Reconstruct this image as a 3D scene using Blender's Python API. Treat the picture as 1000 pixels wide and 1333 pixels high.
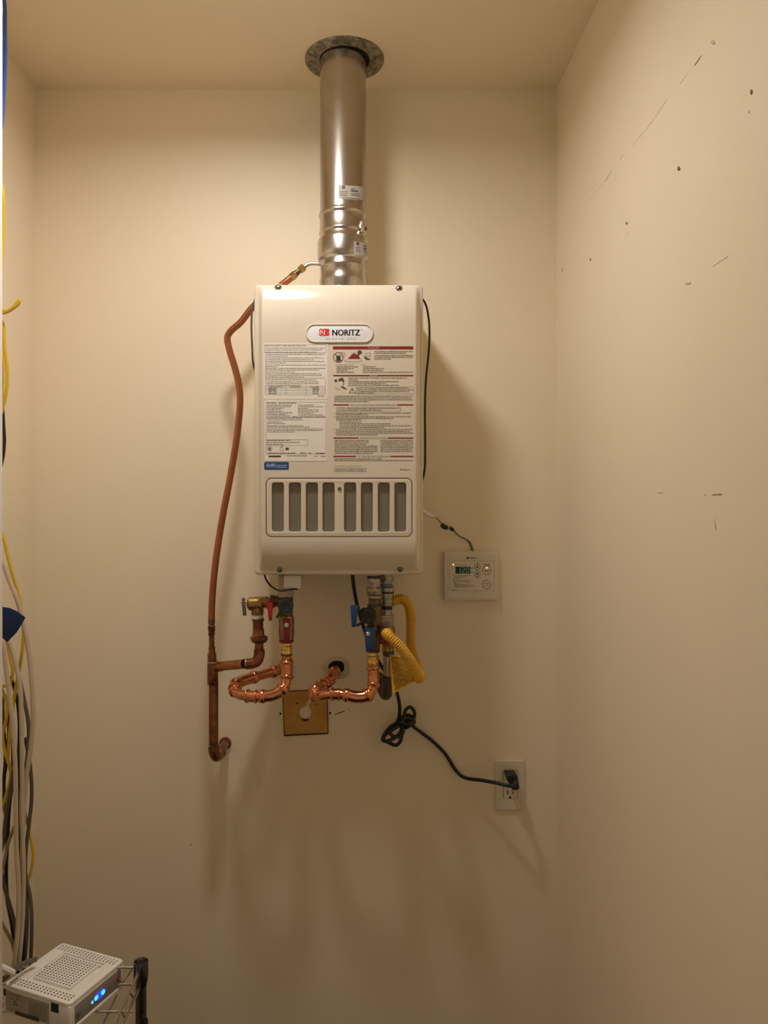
import bpy, bmesh, math, random
from mathutils import Vector, Matrix
random.seed(7)
for o in list(bpy.data.objects): bpy.data.objects.remove(o, do_unlink=True)
scene = bpy.context.scene
C = scene.collection
# ------------------------------------------------------------------ camera, light, exposure
D, CZ, F = 1.85, 1.50, 1000.0           # camera distance to back wall, height, focal length in px
VX, VY = 461.0, 662.0                   # principal point in the 1000x1333 frame
cam = bpy.data.cameras.new('camera'); camo = bpy.data.objects.new('camera', cam); C.objects.link(camo)
camo.location = (0, -D, CZ); camo.rotation_euler = (math.pi/2, 0, 0)
cam.sensor_fit = 'VERTICAL'; cam.sensor_height = 36; cam.lens = F/1333*36
cam.shift_x = (500-VX)/1333; cam.shift_y = -(666.5-VY)/1333; cam.clip_start = 0.02
scene.camera = camo
w = bpy.data.worlds.new('world'); scene.world = w; w.use_nodes = True
w.node_tree.nodes['Background'].inputs[0].default_value = (1.0, 0.88, 0.70, 1)
w.node_tree.nodes['Background'].inputs[1].default_value = 0.34
LX, LY, LZ = -0.205, -0.60, 2.432
ld = bpy.data.lights.new('ceiling_lamp_light', 'AREA'); ld.shape = 'DISK'; ld.size = 0.15
ld.energy = 5.8; ld.spread = math.radians(174); ld.color = (1.0, 0.955, 0.95)
lo = bpy.data.objects.new('ceiling_lamp_light', ld); C.objects.link(lo); lo.location = (LX, LY, LZ)
vs = scene.view_settings; vs.view_transform = 'Standard'; vs.look = 'None'; vs.gamma = 1.0; vs.use_curve_mapping = False
vs.exposure = 0.0

# ------------------------------------------------------------------ helpers
def S(y): return (D+y)/F
def P(px, py, y=0.0):
    d = D+y
    return Vector(((px-VX)*d/F, y, CZ+(VY-py)*d/F))
ORG = {}
def thing(name, label, cat, loc, group=None):
    o = bpy.data.objects.new(name, None); C.objects.link(o); o.location = loc
    o.empty_display_size = 0.03
    o['label'] = label; o['category'] = cat
    if group: o['group'] = group
    ORG[o] = Vector(loc); return o
def tag(o, label, cat, group=None):
    o['label'] = label; o['category'] = cat
    if group: o['group'] = group
    return o
def mk(name, bm, mat, parent=None, loc=None, sharp=40, kind=None):
    """bm is in world coordinates"""
    if parent is not None: L = ORG[parent]
    elif loc is not None: L = Vector(loc)
    else:
        lo_ = Vector([min(v.co[i] for v in bm.verts) for i in range(3)]); hi_ = Vector([max(v.co[i] for v in bm.verts) for i in range(3)])
        L = (lo_+hi_)/2; L.z = lo_.z
    bmesh.ops.translate(bm, verts=bm.verts, vec=-L)
    me = bpy.data.meshes.new(name); bm.to_mesh(me); bm.free()
    for p in me.polygons: p.use_smooth = True
    if sharp: me.set_sharp_from_angle(angle=math.radians(sharp))
    me.materials.append(mat)
    o = bpy.data.objects.new(name, me); C.objects.link(o)
    if parent is not None: o.parent = parent
    else: o.location = L
    ORG[o] = L
    if kind: o['kind'] = kind
    return o
def struct(name, bm, mat): return mk(name, bm, mat, None, (0,0,0), kind='structure')
def box(bm, lo_, hi_, bev=0.0, seg=2):
    r = bmesh.ops.create_cube(bm, size=1)
    vsx = r['verts']
    for v in vsx:
        for i in range(3): v.co[i] = lo_[i] if v.co[i] < 0 else hi_[i]
    if bev > 0:
        es = list({e for v in vsx for e in v.link_edges})
        bmesh.ops.bevel(bm, geom=es, offset=bev, segments=seg, affect='EDGES', profile=0.5)
    return bm
def pbox(px0, py0, px1, py1, yb, yf, bev=0.0, seg=2, bm=None):
    """box whose front face at yf spans the pixel rectangle"""
    bm = bm or bmesh.new(); a = P(px0, py1, yf); b = P(px1, py0, yf)
    return box(bm, (a.x, yf, a.z), (b.x, yb, b.z), bev, seg)
def frame_of(t, up=None):
    t = t.normalized(); u = Vector((0,0,1)) if abs(t.z) < 0.9 else Vector((0,1,0))
    a = t.cross(u).normalized(); return a, t.cross(a).normalized()
def smooth_path(pts, n=8):
    pts = [Vector(p) for p in pts]
    if len(pts) < 3: 
        return [pts[0].lerp(pts[-1], i/n) for i in range(n+1)]
    out = []; q = [pts[0]*2-pts[1]]+pts+[pts[-1]*2-pts[-2]]
    for i in range(1, len(q)-2):
        p0, p1, p2, p3 = q[i-1:i+3]
        d1 = max((p1-p0).length, 1e-6)**.5; d2 = max((p2-p1).length, 1e-6)**.5; d3 = max((p3-p2).length, 1e-6)**.5
        m1 = ((p1-p0)/d1-(p2-p0)/(d1+d2)+(p2-p1)/d2)*d2
        m2 = ((p2-p1)/d2-(p3-p1)/(d2+d3)+(p3-p2)/d3)*d2
        for k in range(n):
            t = k/n; t2 = t*t; t3 = t2*t
            out.append(p1*(2*t3-3*t2+1)+m1*(t3-2*t2+t)+p2*(-2*t3+3*t2)+m2*(t3-t2))
    out.append(pts[-1]); return out
def sweep(path, rad, seg=10, bm=None, cap=True, flat=1.0):
    bm = bm or bmesh.new(); n = len(path); rings = []
    a = None
    for i, p in enumerate(path):
        t = (path[min(i+1, n-1)]-path[max(i-1, 0)]).normalized()
        if a is None: a, b = frame_of(t)
        else:
            a = (a-t*a.dot(t)).normalized(); b = t.cross(a)
        r = rad(i) if callable(rad) else rad
        rings.append([bm.verts.new(p+a*(math.cos(2*math.pi*k/seg)*r)+b*(math.sin(2*math.pi*k/seg)*r*flat)) for k in range(seg)])
    for i in range(n-1):
        for k in range(seg):
            bm.faces.new((rings[i][k], rings[i][(k+1)%seg], rings[i+1][(k+1)%seg], rings[i+1][k]))
    if cap: bm.faces.new(rings[0][::-1]); bm.faces.new(rings[-1])
    bmesh.ops.recalc_face_normals(bm, faces=bm.faces)
    return bm
def tube(pts, r, seg=10, n=8, bm=None): return sweep(smooth_path(pts, n), r, seg, bm)
def arcs(path):
    s = [0.0]
    for a, b in zip(path, path[1:]): s.append(s[-1]+(b-a).length)
    return s
def cut(path, f0, f1, n=14):
    """resample part of a path between arclength fractions"""
    s = arcs(path); L = s[-1]; out = []
    for i in range(n+1):
        d = (f0+(f1-f0)*i/n)*L; k = 0
        while k < len(s)-2 and s[k+1] < d: k += 1
        t = (d-s[k])/max(s[k+1]-s[k], 1e-9); out.append(path[k].lerp(path[k+1], t))
    return out
def beaded(path, f0, f1, r, bead=0.0026, bw=0.14, n=40, seg=16):
    """sleeve fitting around a pipe path with a bead near either end"""
    pp = cut(path, f0, f1, n)
    def rad(i):
        t = i/n; d = min(abs(t-bw), abs(t-(1-bw)))
        if i in (0, n): return r-0.0012
        return r+bead*math.sqrt(max(0, 1-(d/0.075)**2))
    return sweep(pp, rad, seg)
def lathe(org, axis, prof, seg=24, bm=None, cap=True):
    bm = bm or bmesh.new(); org = Vector(org); axis = Vector(axis).normalized(); a, b = frame_of(axis); rings = []
    for t, r in prof:
        rings.append([bm.verts.new(org+axis*t+a*(math.cos(2*math.pi*k/seg)*r)+b*(math.sin(2*math.pi*k/seg)*r)) for k in range(seg)])
    for i in range(len(prof)-1):
        for k in range(seg):
            bm.faces.new((rings[i][k], rings[i][(k+1)%seg], rings[i+1][(k+1)%seg], rings[i+1][k]))
    if cap: bm.faces.new(rings[0][::-1]); bm.faces.new(rings[-1])
    bmesh.ops.recalc_face_normals(bm, faces=bm.faces)
    return bm
def vl(px, y, prof, seg=20, bm=None, cap=True):
    """vertical lathe: prof = [(py, half width in px)], from top to bottom"""
    s = S(y); o = P(px, prof[0][0], y)
    return lathe(o, (0,0,-1), [((py-prof[0][0])*s, hw*s) for py, hw in prof], seg, bm, cap)
def cyl(a, b, r, seg=16, bev=0.0, bm=None):
    a = Vector(a); b = Vector(b); L = (b-a).length
    pr = [(0, r), (L, r)] if bev <= 0 else [(0, r-bev), (bev*.3, r-bev*.3), (bev, r), (L-bev, r), (L-bev*.3, r-bev*.3), (L, r-bev)]
    return lathe(a, b-a, pr, seg, bm)
def rrect(x0, z0, x1, z1, r, n=5):
    pts = []
    for cx, cz, a0 in ((x1-r, z0+r, -90), (x1-r, z1-r, 0), (x0+r, z1-r, 90), (x0+r, z0+r, 180)):
        for k in range(n+1):
            a = math.radians(a0+90*k/n); pts.append((cx+math.cos(a)*r, cz+math.sin(a)*r))
    return pts
def prect(px0, py0, px1, py1, r, y, n=5):
    a = P(px0, py1, y); b = P(px1, py0, y); return rrect(a.x, a.z, b.x, b.z, r*S(y), n)
def plate(loops, yb, yf, bev=0.0):
    """solid with an outline (first loop) and holes, lying in the x-z plane between yb (back) and yf (front)"""
    cu = bpy.data.curves.new('outline', 'CURVE'); cu.dimensions = '2D'; cu.fill_mode = 'BOTH'
    th = abs(yb-yf)/2; cu.extrude = max(th-bev, 0.0); cu.bevel_depth = bev; cu.bevel_resolution = 2; cu.offset = -bev
    for lp in loops:
        sp = cu.splines.new('POLY'); sp.points.add(len(lp)-1)
        for p, (x, z) in zip(sp.points, lp): p.co = (x, z, 0, 1)
        sp.use_cyclic_u = True
    ob = bpy.data.objects.new('outline', cu); me = bpy.data.meshes.new_from_object(ob)
    bm = bmesh.new(); bm.from_mesh(me)
    bpy.data.objects.remove(ob); bpy.data.curves.remove(cu); bpy.data.meshes.remove(me)
    for v in bm.verts:
        x, z, h = v.co; v.co = (x, (yb+yf)/2-h, z)
    bmesh.ops.remove_doubles(bm, verts=bm.verts, dist=1e-6)
    bmesh.ops.recalc_face_normals(bm, faces=bm.faces)
    return bm
class Print:
    """flat print collected on a plane y (facing the camera side)"""
    def __init__(s, y): s.y = y; s.bm = bmesh.new()
    def poly(s, pts):
        vs_ = [s.bm.verts.new(P(a, b, s.y)) for a, b in pts]; s.bm.faces.new(vs_)
    def rect(s, x0, y0, x1, y1): s.poly([(x0,y0),(x1,y0),(x1,y1),(x0,y1)])
    def frame(s, x0, y0, x1, y1, t=0.35):
        s.rect(x0,y0,x1,y0+t); s.rect(x0,y1-t,x1,y1); s.rect(x0,y0,x0+t,y1); s.rect(x1-t,y0,x1,y1)
    def disc(s, cx, cy, r, n=18, rx=None):
        s.poly([(cx+math.cos(2*math.pi*k/n)*(rx or r), cy+math.sin(2*math.pi*k/n)*r) for k in range(n)])
    def ring(s, cx, cy, r, t, n=24):
        for k in range(n):
            a = 2*math.pi*k/n; b = 2*math.pi*(k+1)/n
            s.poly([(cx+math.cos(a)*r, cy+math.sin(a)*r), (cx+math.cos(b)*r, cy+math.sin(b)*r), (cx+math.cos(b)*(r-t), cy+math.sin(b)*(r-t)), (cx+math.cos(a)*(r-t), cy+math.sin(a)*(r-t))])
    def greek(s, x0, x1, yc, h=0.95):
        """fine print too small to read: rows of letter-sized strokes"""
        x = x0
        while x < x1-0.4:
            wl = random.randint(2, 9)
            for k in range(wl):
                lw = random.uniform(0.42, 0.62)
                if x+lw > x1: break
                dh = random.choice((0, 0, 0, 0.25)); s.rect(x, yc-h*.42-dh, x+lw*0.74, yc+h*.42); x += lw
            x += 0.55
    def text(s, string, x0, x1, yb, h):
        cu = bpy.data.curves.new('t', 'FONT'); cu.body = string; cu.resolution_u = 3
        ob = bpy.data.objects.new('t', cu); me = bpy.data.meshes.new_from_object(ob)
        xs = [v.co.x for v in me.vertices]; ys = [v.co.y for v in me.vertices]
        if xs:
            ax, bx = min(xs), max(xs); by = max(ys); k = s.bm
            base = [k.verts.new(P(x0+(v.co.x-ax)/(bx-ax)*(x1-x0), yb-v.co.y/by*h, s.y)) for v in me.vertices]
            for p in me.polygons:
                try: k.faces.new([base[i] for i in p.vertices])
                except ValueError: pass
        bpy.data.objects.remove(ob); bpy.data.curves.remove(cu); bpy.data.meshes.remove(me)
    def done(s, name, mat, parent):
        for f in s.bm.faces:
            f.normal_update()
            if f.normal.y > 0: f.normal_flip()
        return mk(name, s.bm, mat, parent, sharp=0)

# ------------------------------------------------------------------ materials
MATS = {}
def mat(name, col, rough=0.5, metal=0.0, var=0.08, scale=40.0, bump=0.0, bscale=None, emit=None, estr=0.0, coat=0.0, spec=None, trans=0.0):
    m = bpy.data.materials.new(name); m.use_nodes = True; nt = m.node_tree; b = nt.nodes['Principled BSDF']
    tc = nt.nodes.new('ShaderNodeTexCoord'); nz = nt.nodes.new('ShaderNodeTexNoise'); nz.inputs['Scale'].default_value = scale; nz.inputs['Detail'].default_value = 4
    nt.links.new(tc.outputs['Object'], nz.inputs['Vector'])
    cr = nt.nodes.new('ShaderNodeValToRGB'); cr.color_ramp.elements[0].position = 0.3; cr.color_ramp.elements[1].position = 0.7
    cr.color_ramp.elements[0].color = tuple(max(0, c*(1-var)) for c in col)+(1,); cr.color_ramp.elements[1].color = tuple(min(1, c*(1+var)) for c in col)+(1,)
    nt.links.new(nz.outputs['Fac'], cr.inputs['Fac']); nt.links.new(cr.outputs['Color'], b.inputs['Base Color'])
    b.inputs['Roughness'].default_value = rough; b.inputs['Metallic'].default_value = metal
    if coat: b.inputs['Coat Weight'].default_value = coat; b.inputs['Coat Roughness'].default_value = 0.12
    if spec is not None: b.inputs['Specular IOR Level'].default_value = spec
    if bump:
        n2 = nt.nodes.new('ShaderNodeTexNoise'); n2.inputs['Scale'].default_value = bscale or scale*4; nt.links.new(tc.outputs['Object'], n2.inputs['Vector'])
        bp = nt.nodes.new('ShaderNodeBump'); bp.inputs['Strength'].default_value = bump; bp.inputs['Distance'].default_value = 0.001
        nt.links.new(n2.outputs['Fac'], bp.inputs['Height']); nt.links.new(bp.outputs['Normal'], b.inputs['Normal'])
    if emit: b.inputs['Emission Color'].default_value = emit+(1,); b.inputs['Emission Strength'].default_value = estr
    MATS[name] = m; return m
WALL = mat('wall_paint', (0.90, 0.77, 0.56), 0.62, var=0.018, scale=3.0, bump=0.12, bscale=260)
CEIL = mat('ceiling_paint', (0.91, 0.785, 0.575), 0.8, var=0.015, scale=3.0, bump=0.1, bscale=260)
FLOOR = mat('floor_concrete', (0.035, 0.026, 0.018), 0.7, var=0.2, scale=9)
WHITE = mat('white_trim_paint', (0.90, 0.85, 0.76), 0.4, var=0.02, scale=12)
CASE = mat('cream_enamel', (0.73, 0.645, 0.50), 0.12, var=0.008, scale=5)
CASE2 = mat('cream_plastic', (0.80, 0.74, 0.63), 0.4, var=0.01, scale=8)
PAPER = mat('label_paper', (0.84, 0.775, 0.655), 0.5, var=0.01, scale=30)
INK = mat('black_ink', (0.035, 0.03, 0.028), 0.6, var=0.05)
INKG = mat('grey_ink', (0.09, 0.078, 0.065), 0.6, var=0.05)
RINK = mat('dark_red_ink', (0.24, 0.012, 0.012), 0.55, var=0.05)
PINK = mat('pale_red_ink', (0.62, 0.36, 0.29), 0.55, var=0.05)
REDL = mat('logo_red', (0.72, 0.035, 0.03), 0.45, var=0.02)
BADGE = mat('silver_badge', (0.84, 0.83, 0.81), 0.35, var=0.01)
BLUEL = mat('blue_sticker', (0.012, 0.075, 0.25), 0.35, var=0.04)
LTBLUE = mat('pale_blue_ink', (0.55, 0.68, 0.86), 0.5, var=0.02)
STEEL = mat('stainless_steel', (0.52, 0.475, 0.42), 0.25, 1.0, var=0.07, scale=18, bump=0.03, bscale=60)
STEEL2 = mat('dull_steel', (0.42, 0.38, 0.33), 0.36, 1.0, var=0.12, scale=40)
CHROME = mat('chrome_wire', (0.62, 0.58, 0.52), 0.16, 1.0, var=0.05)
DSTEEL = mat('dark_chrome', (0.16, 0.145, 0.125), 0.22, 1.0, var=0.1)
SCREW = mat('screw_steel', (0.20, 0.185, 0.16), 0.35, 1.0, var=0.1)
COPPER = mat('bright_copper', (0.70, 0.29, 0.145), 0.20, 1.0, var=0.13, scale=60)
COPPERD = mat('tarnished_copper', (0.25, 0.105, 0.052), 0.30, 0.95, var=0.5, scale=45)
COPPERB = mat('drawn_copper_tube', (0.43, 0.16, 0.075), 0.34, 0.9, var=0.12, scale=20)
BRASS = mat('aged_brass', (0.40, 0.245, 0.08), 0.33, 0.95, var=0.25, scale=60)
BRASSD = mat('dark_brass', (0.15, 0.11, 0.06), 0.35, 0.85, var=0.35, scale=60)
GOLD = mat('bright_brass', (0.85, 0.56, 0.18), 0.24, 1.0, var=0.18, scale=90)
GALV = mat('zinc_fitting', (0.40, 0.36, 0.30), 0.36, 0.85, var=0.5, scale=120, bump=0.2, bscale=300)
IRON = mat('dark_iron', (0.10, 0.085, 0.07), 0.5, 0.5, var=0.3, scale=60)
BLACK = mat('black_rubber', (0.012, 0.012, 0.012), 0.45, var=0.1)
BGREEN = mat('blackish_green_plastic', (0.018, 0.026, 0.019), 0.4, var=0.2)
REDP = mat('red_vinyl', (0.40, 0.016, 0.016), 0.4, var=0.1)
REDD = mat('dark_red_vinyl', (0.20, 0.012, 0.012), 0.4, var=0.15)
BLUEP = mat('blue_vinyl', (0.008, 0.052, 0.17), 0.38, var=0.12)
YELLOW = mat('yellow_coating', (0.80, 0.44, 0.035), 0.42, var=0.06)
YTAG = mat('yellow_tag_paper', (0.90, 0.56, 0.06), 0.6, var=0.05)
TINK = mat('brown_tag_ink', (0.30, 0.10, 0.01), 0.6, var=0.1)
TEFLON = mat('white_thread_tape', (0.78, 0.74, 0.66), 0.6, var=0.04)
SOLDER = mat('solder_bead', (0.62, 0.56, 0.48), 0.35, 0.8, var=0.1)
BROWN = mat('ochre_plate', (0.55, 0.29, 0.05), 0.6, var=0.12, scale=30, bump=0.15, bscale=120)
BURN = mat('scorched_edge', (0.03, 0.018, 0.01), 0.8, var=0.2)
HOLE = mat('dark_hole', (0.008, 0.006, 0.004), 0.9, var=0.1)
PATCH = mat('wall_compound', (0.74, 0.62, 0.45), 0.8, var=0.12, scale=70, bump=0.5, bscale=90)
SCUFF = mat('scuff_grey', (0.72, 0.60, 0.44), 0.7, var=0.2, scale=200)
SCUFFD = mat('scuff_brown', (0.22, 0.12, 0.06), 0.7, var=0.3, scale=200)
CTRL = mat('controller_plastic', (0.74, 0.665, 0.54), 0.42, var=0.01)
LCD = mat('display_glass', (0.012, 0.016, 0.012), 0.15, var=0.05)
DIGIT = mat('display_digits', (0.1, 0.3, 0.15), 0.4, var=0.02, emit=(0.22, 0.52, 0.26), estr=0.14)
LEDY = mat('yellow_led', (0.8, 0.7, 0.1), 0.4, var=0.02, emit=(1.0, 0.86, 0.18), estr=0.9)
LEDB = mat('blue_led', (0.05, 0.3, 0.9), 0.4, var=0.02, emit=(0.03, 0.42, 1.0), estr=2.6)
LEDW = mat('blue_led_glow', (0.05, 0.1, 0.6), 0.4, var=0.02, emit=(0.03, 0.06, 0.85), estr=0.75)
REDB = mat('red_button', (0.42, 0.05, 0.02), 0.4, var=0.05)
OUTL = mat('outlet_plastic', (0.76, 0.665, 0.51), 0.33, var=0.01)
SLOT = mat('slot_dark', (0.10, 0.06, 0.02), 0.7, var=0.1)
ROUT = mat('modem_plastic', (0.97, 0.92, 0.83), 0.42, var=0.01)
ROUTG = mat('modem_grey_panel', (0.33, 0.30, 0.26), 0.35, var=0.03)
CBEIGE = mat('beige_cable', (0.62, 0.50, 0.35), 0.5, var=0.05)
CTAN = mat('tan_cable', (0.42, 0.30, 0.16), 0.5, var=0.08)
CGREY = mat('grey_cable', (0.13, 0.11, 0.085), 0.5, var=0.12)
CYEL = mat('yellow_cable', (0.75, 0.50, 0.02), 0.45, var=0.06)
CBLUE = mat('blue_cable', (0.05, 0.13, 0.42), 0.45, var=0.08)
VELCRO = mat('navy_velcro', (0.012, 0.03, 0.11), 0.9, var=0.15, scale=200, bump=0.5, bscale=900)
LAMPM = mat('lamp_diffuser', (0.9, 0.88, 0.84), 0.5, var=0.01, emit=(1.0, 0.955, 0.95), estr=9.0)
# galvanised spangle
GALVF = mat('galvanised_sheet', (0.24, 0.225, 0.19), 0.42, 0.8, var=0.1)
nt = GALVF.node_tree; vo = nt.nodes.new('ShaderNodeTexVoronoi'); vo.inputs['Scale'].default_value = 130
tc = [n for n in nt.nodes if n.type == 'TEX_COORD'][0]; cr = nt.nodes.new('ShaderNodeValToRGB')
cr.color_ramp.elements[0].color = (0.10, 0.09, 0.07, 1); cr.color_ramp.elements[1].color = (0.46, 0.43, 0.35, 1)
nt.links.new(tc.outputs['Object'], vo.inputs['Vector']); nt.links.new(vo.outputs['Color'], cr.inputs['Fac']); nt.links.new(cr.outputs['Color'], nt.nodes['Principled BSDF'].inputs['Base Color'])
# woven wire screen
SCREEN = mat('woven_screen', (0.20, 0.175, 0.14), 0.55, 0.6, var=0.1)
nt = SCREEN.node_tree; ck = nt.nodes.new('ShaderNodeTexChecker'); ck.inputs['Scale'].default_value = 760
ck.inputs['Color1'].default_value = (0.36, 0.315, 0.25, 1); ck.inputs['Color2'].default_value = (0.17, 0.145, 0.11, 1)
tc = [n for n in nt.nodes if n.type == 'TEX_COORD'][0]; mp = nt.nodes.new('ShaderNodeMapping'); mp.inputs['Location'].default_value = (0, 0.0007, 0)
nt.links.new(tc.outputs['Object'], mp.inputs['Vector']); nt.links.new(mp.outputs['Vector'], ck.inputs['Vector']); nt.links.new(ck.outputs['Color'], nt.nodes['Principled BSDF'].inputs['Base Color'])

# ------------------------------------------------------------------ room
XL, XR, YF, ZC, T = -0.768, 0.4865, -2.30, 2.510, 0.10
def wallbox(a, b): return box(bmesh.new(), a, b)
WB = struct('wall_back', wallbox((XL-T, 0, -T), (XR+T, T, ZC+T)), WALL)
WLf = struct('wall_left', wallbox((XL-T, YF, -T), (XL, 0, ZC+T)), WALL)
WR = struct('wall_right', wallbox((XR, YF, -T), (XR+T, 0, ZC+T)), WALL)
# wall behind the camera with the open doorway the picture was taken from (hall light comes in there)
bm = bmesh.new()
for a, b in (((XL-T, YF-T, -T), (-0.56, YF, ZC+T)), ((0.40, YF-T, -T), (XR+T, YF, ZC+T)), ((-0.56, YF-T, 2.05), (0.40, YF, ZC+T))): box(bm, a, b)
struct('wall_front', bm, WALL)
struct('floor', wallbox((XL, YF, -T), (XR, 0, 0)), FLOOR)
struct('ceiling', wallbox((XL, YF, ZC), (XR, 0, ZC+T)), CEIL)
# white board edge at the left: end of a short partition
xj = (4.5-VX)*1.215/F
struct('trim_1', box(bmesh.new(), (XL, -0.660, 0), (xj, -0.637, ZC), 0.002), WHITE)

# marks on the right wall (flat specks and scratches of the paint)
def RWp(px, py, off=0.0003):
    d = XR*F/(px-VX); return Vector((XR-off, d-D, CZ+(VY-py)*d/F))
def wall_speck(name, pts, m):
    bm = bmesh.new(); vs_ = [bm.verts.new(RWp(*p)) for p in pts]
    bk = [bm.verts.new(v.co+Vector((0.0014, 0, 0))) for v in vs_]; n = len(vs_)
    f = bm.faces.new(vs_); bm.faces.new(bk[::-1])
    for i in range(n): bm.faces.new((vs_[i], bk[i], bk[(i+1)%n], vs_[(i+1)%n]))
    bmesh.ops.recalc_face_normals(bm, faces=bm.faces)
    return mk(name, bm, m, WR, sharp=0)
def blob(cx, cy, rx, ry, n=9):
    return [(cx+math.cos(2*math.pi*k/n)*rx*random.uniform(.65,1.1), cy+math.sin(2*math.pi*k/n)*ry*random.uniform(.65,1.1)) for k in range(n)]
for cx, cy, rx, ry in ((978.5,120,2.2,4.2),(884,219.5,2.4,4.2),(816,290.5,1.3,2.4),(769,338,1.0,2.2)):
    wall_speck('nail_hole', blob(cx, cy, rx, ry), SCUFFD)
for cx, cy, rx, ry in ((975,145,1.4,3),(896,368,4.5,3),(929,55,3,4),(732.5,351,1.2,4),(817,303,.8,1.2)):
    wall_speck('scuff_mark', blob(cx, cy, rx, ry), SCUFF)
def scratch(x0, y0, x1, y1, w0, m):
    nx, ny = (y1-y0), -(x1-x0); l = math.hypot(nx, ny); nx /= l; ny /= l
    pts = []; n = 5
    for i in range(n+1): t = i/n; ww = w0*random.uniform(.5, 1)*(0.3 if i in (0,n) else 1); pts.append((x0+(x1-x0)*t+nx*ww, y0+(y1-y0)*t+ny*ww))
    for i in range(n, -1, -1): t = i/n; ww = w0*random.uniform(.3, .7)*(0.3 if i in (0,n) else 1); pts.append((x0+(x1-x0)*t-nx*ww, y0+(y1-y0)*t-ny*ww))
    wall_speck('scuff_mark', pts, m)
for a in ((904,86,914,72,.9),): scratch(*a, SCUFFD)
for a in ((885,110,897,94,.4),(840,170,855,150,.45),(855,150,869,129,.55),(823,190,842,167,.3),(807,208,812,201,.6),(787,237,797,222,.8),(765,262,786,239,.3),(928,347,949,333,.8)): scratch(*a, SCUFF)
scratch(855.5,642,864,641.3,.7, SCUFF); scratch(927,644.4,941,643.4,1.4, mat('scuff_dark', (0.38,0.29,0.19), 0.7, var=0.3, scale=300)); scratch(917,644.5,920,644,.9, SCUFF); scratch(930,670,932,690,1.0, mat('scuff_faint', (0.80,0.69,0.52), 0.7))

# marks, patches and holes in the back wall
def back_poly(name, pts, m, y=-0.0006):
    bm = bmesh.new(); vs_ = [bm.verts.new(P(a, b, y)) for a, b in pts]; bk = [bm.verts.new((v.co.x, 0.001, v.co.z)) for v in vs_]; n = len(vs_)
    bm.faces.new(vs_); bm.faces.new(bk[::-1])
    for i in range(n): bm.faces.new((vs_[i], bk[i], bk[(i+1)%n], vs_[(i+1)%n]))
    bmesh.ops.recalc_face_normals(bm, faces=bm.faces); return mk(name, bm, m, WB, sharp=0)
def soft(cx, cy, rx, ry, n=28):
    return [(cx+math.cos(2*math.pi*k/n)*rx*(1+.06*math.sin(3*2*math.pi*k/n+cx)), cy+math.sin(2*math.pi*k/n)*ry*(1+.06*math.cos(2*2*math.pi*k/n))) for k in range(n)]
back_poly('wall_patch', soft(439, 869, 17, 16), PATCH, -0.0012)
back_poly('pipe_hole', soft(438.5, 868, 10.5, 8.5), HOLE, -0.0018)
back_poly('wall_patch', soft(370, 868, 13, 12), PATCH, -0.0012)
back_poly('pipe_hole', soft(371, 869, 9, 8.5), HOLE, -0.0018)
for cx, cy, r in ((365,929,1.7),(429.7,928.3,1.7)): back_poly('screw_hole', blob(cx, cy, r, r), HOLE)
back_poly('pencil_mark', [(435.5,930.2),(440,928.2),(448.5,925),(449,925.8),(442,928.8),(436,930.8)], INK)
back_poly('pencil_mark', blob(453.5,924,1,.8), INK)
for cx, cy, r in ((249,1099,1.2),(466,961,.8),(640,1078,.6)): back_poly('wall_speck', blob(cx, cy, r, r*1.6), SCUFF)

# ------------------------------------------------------------------ ceiling lamp (out of frame, the room's light)
lamp = thing('ceiling_lamp', 'round flush ceiling lamp with white diffuser above the middle of the closet', 'lamp', (LX, LY, ZC-0.06))
mk('lamp_base', lathe((LX, LY, ZC), (0,0,-1), [(0,0.10),(0.03,0.10),(0.035,0.095)], 40), WHITE, lamp)
mk('lamp_shade', lathe((LX, LY, ZC-0.034), (0,0,-1), [(0,0.080),(0.020,0.080),(0.030,0.074),(0.037,0.055),(0.041,0.03),(0.042,0.0)], 40, cap=False), LAMPM, lamp)

# ------------------------------------------------------------------ water heater
YFL, BUL = -0.236, 0.021                   # flange plane of the front cover, bulge of its panel
YP = YFL-BUL                                # plane of the flat panel
heater = thing('water_heater', 'cream tankless gas water heater with printed front hung on the back wall', 'water heater', P(441, 748.5, YFL)+Vector((0, 0.12, 0)))
HT = P(441, 370.3, YFL).z; HB = P(441, 748.5, YFL).z; HX0 = P(331, 0, YFL).x; HX1 = P(551, 0, YFL).x
mk('case_body', box(bmesh.new(), (HX0+0.004, -0.222, HB+0.004), (HX1-0.004, -0.018, HT-0.003), 0.003), CASE, heater)
for zz in (HT-0.05, HB+0.03):
    mk('mounting_bracket', box(bmesh.new(), (HX0+0.09, -0.018, zz), (HX1-0.09, 0, zz+0.03), 0.001), STEEL2, heater)
def sm(t): t = min(1, max(0, t)); return 0.75*t+0.25*t*t*(3-2*t)
def prof_v(py):
    if py < 442: t = (442-py)/(442-371.0); return max(0, 1-t*t*t)
    if py > 702: t = (py-702)/(743-702.0); return max(0, 1-t*t) if t < 1 else 0
    return 1.0
def prof_u(px):
    if px < 400: return sm((px-336.5)/6.0)
    return 1-sm((px-541.0)/6.5)
us = sorted(set([331,331.6,332.4,334,336.5,337.5,338.5,339.5,340.5,341.5,342.5,343.5,344.5,345.5,347]+[347+i*9.475 for i in range(1,20)]+[536.5,538.5,540.5,541.5,542.5,543.5,544.5,545.5,546.5,547.5,548.5,549.6,550.4,551]))
us = [x for i, x in enumerate(us) if i == 0 or x-us[i-1] > 0.3]
vv = sorted(set([370.3,370.8,371.5,373,375,378,382,387,393,400,408,416,424,432,438,442,460,480,500,530,560,590,615,622,630,640,650,660,670,680,690,699.2,702,705,708,712,716,720,724,728,731,734,736,738,740,741.5,743,744.5,746.5,747.6,748.2,748.5]))
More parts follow.
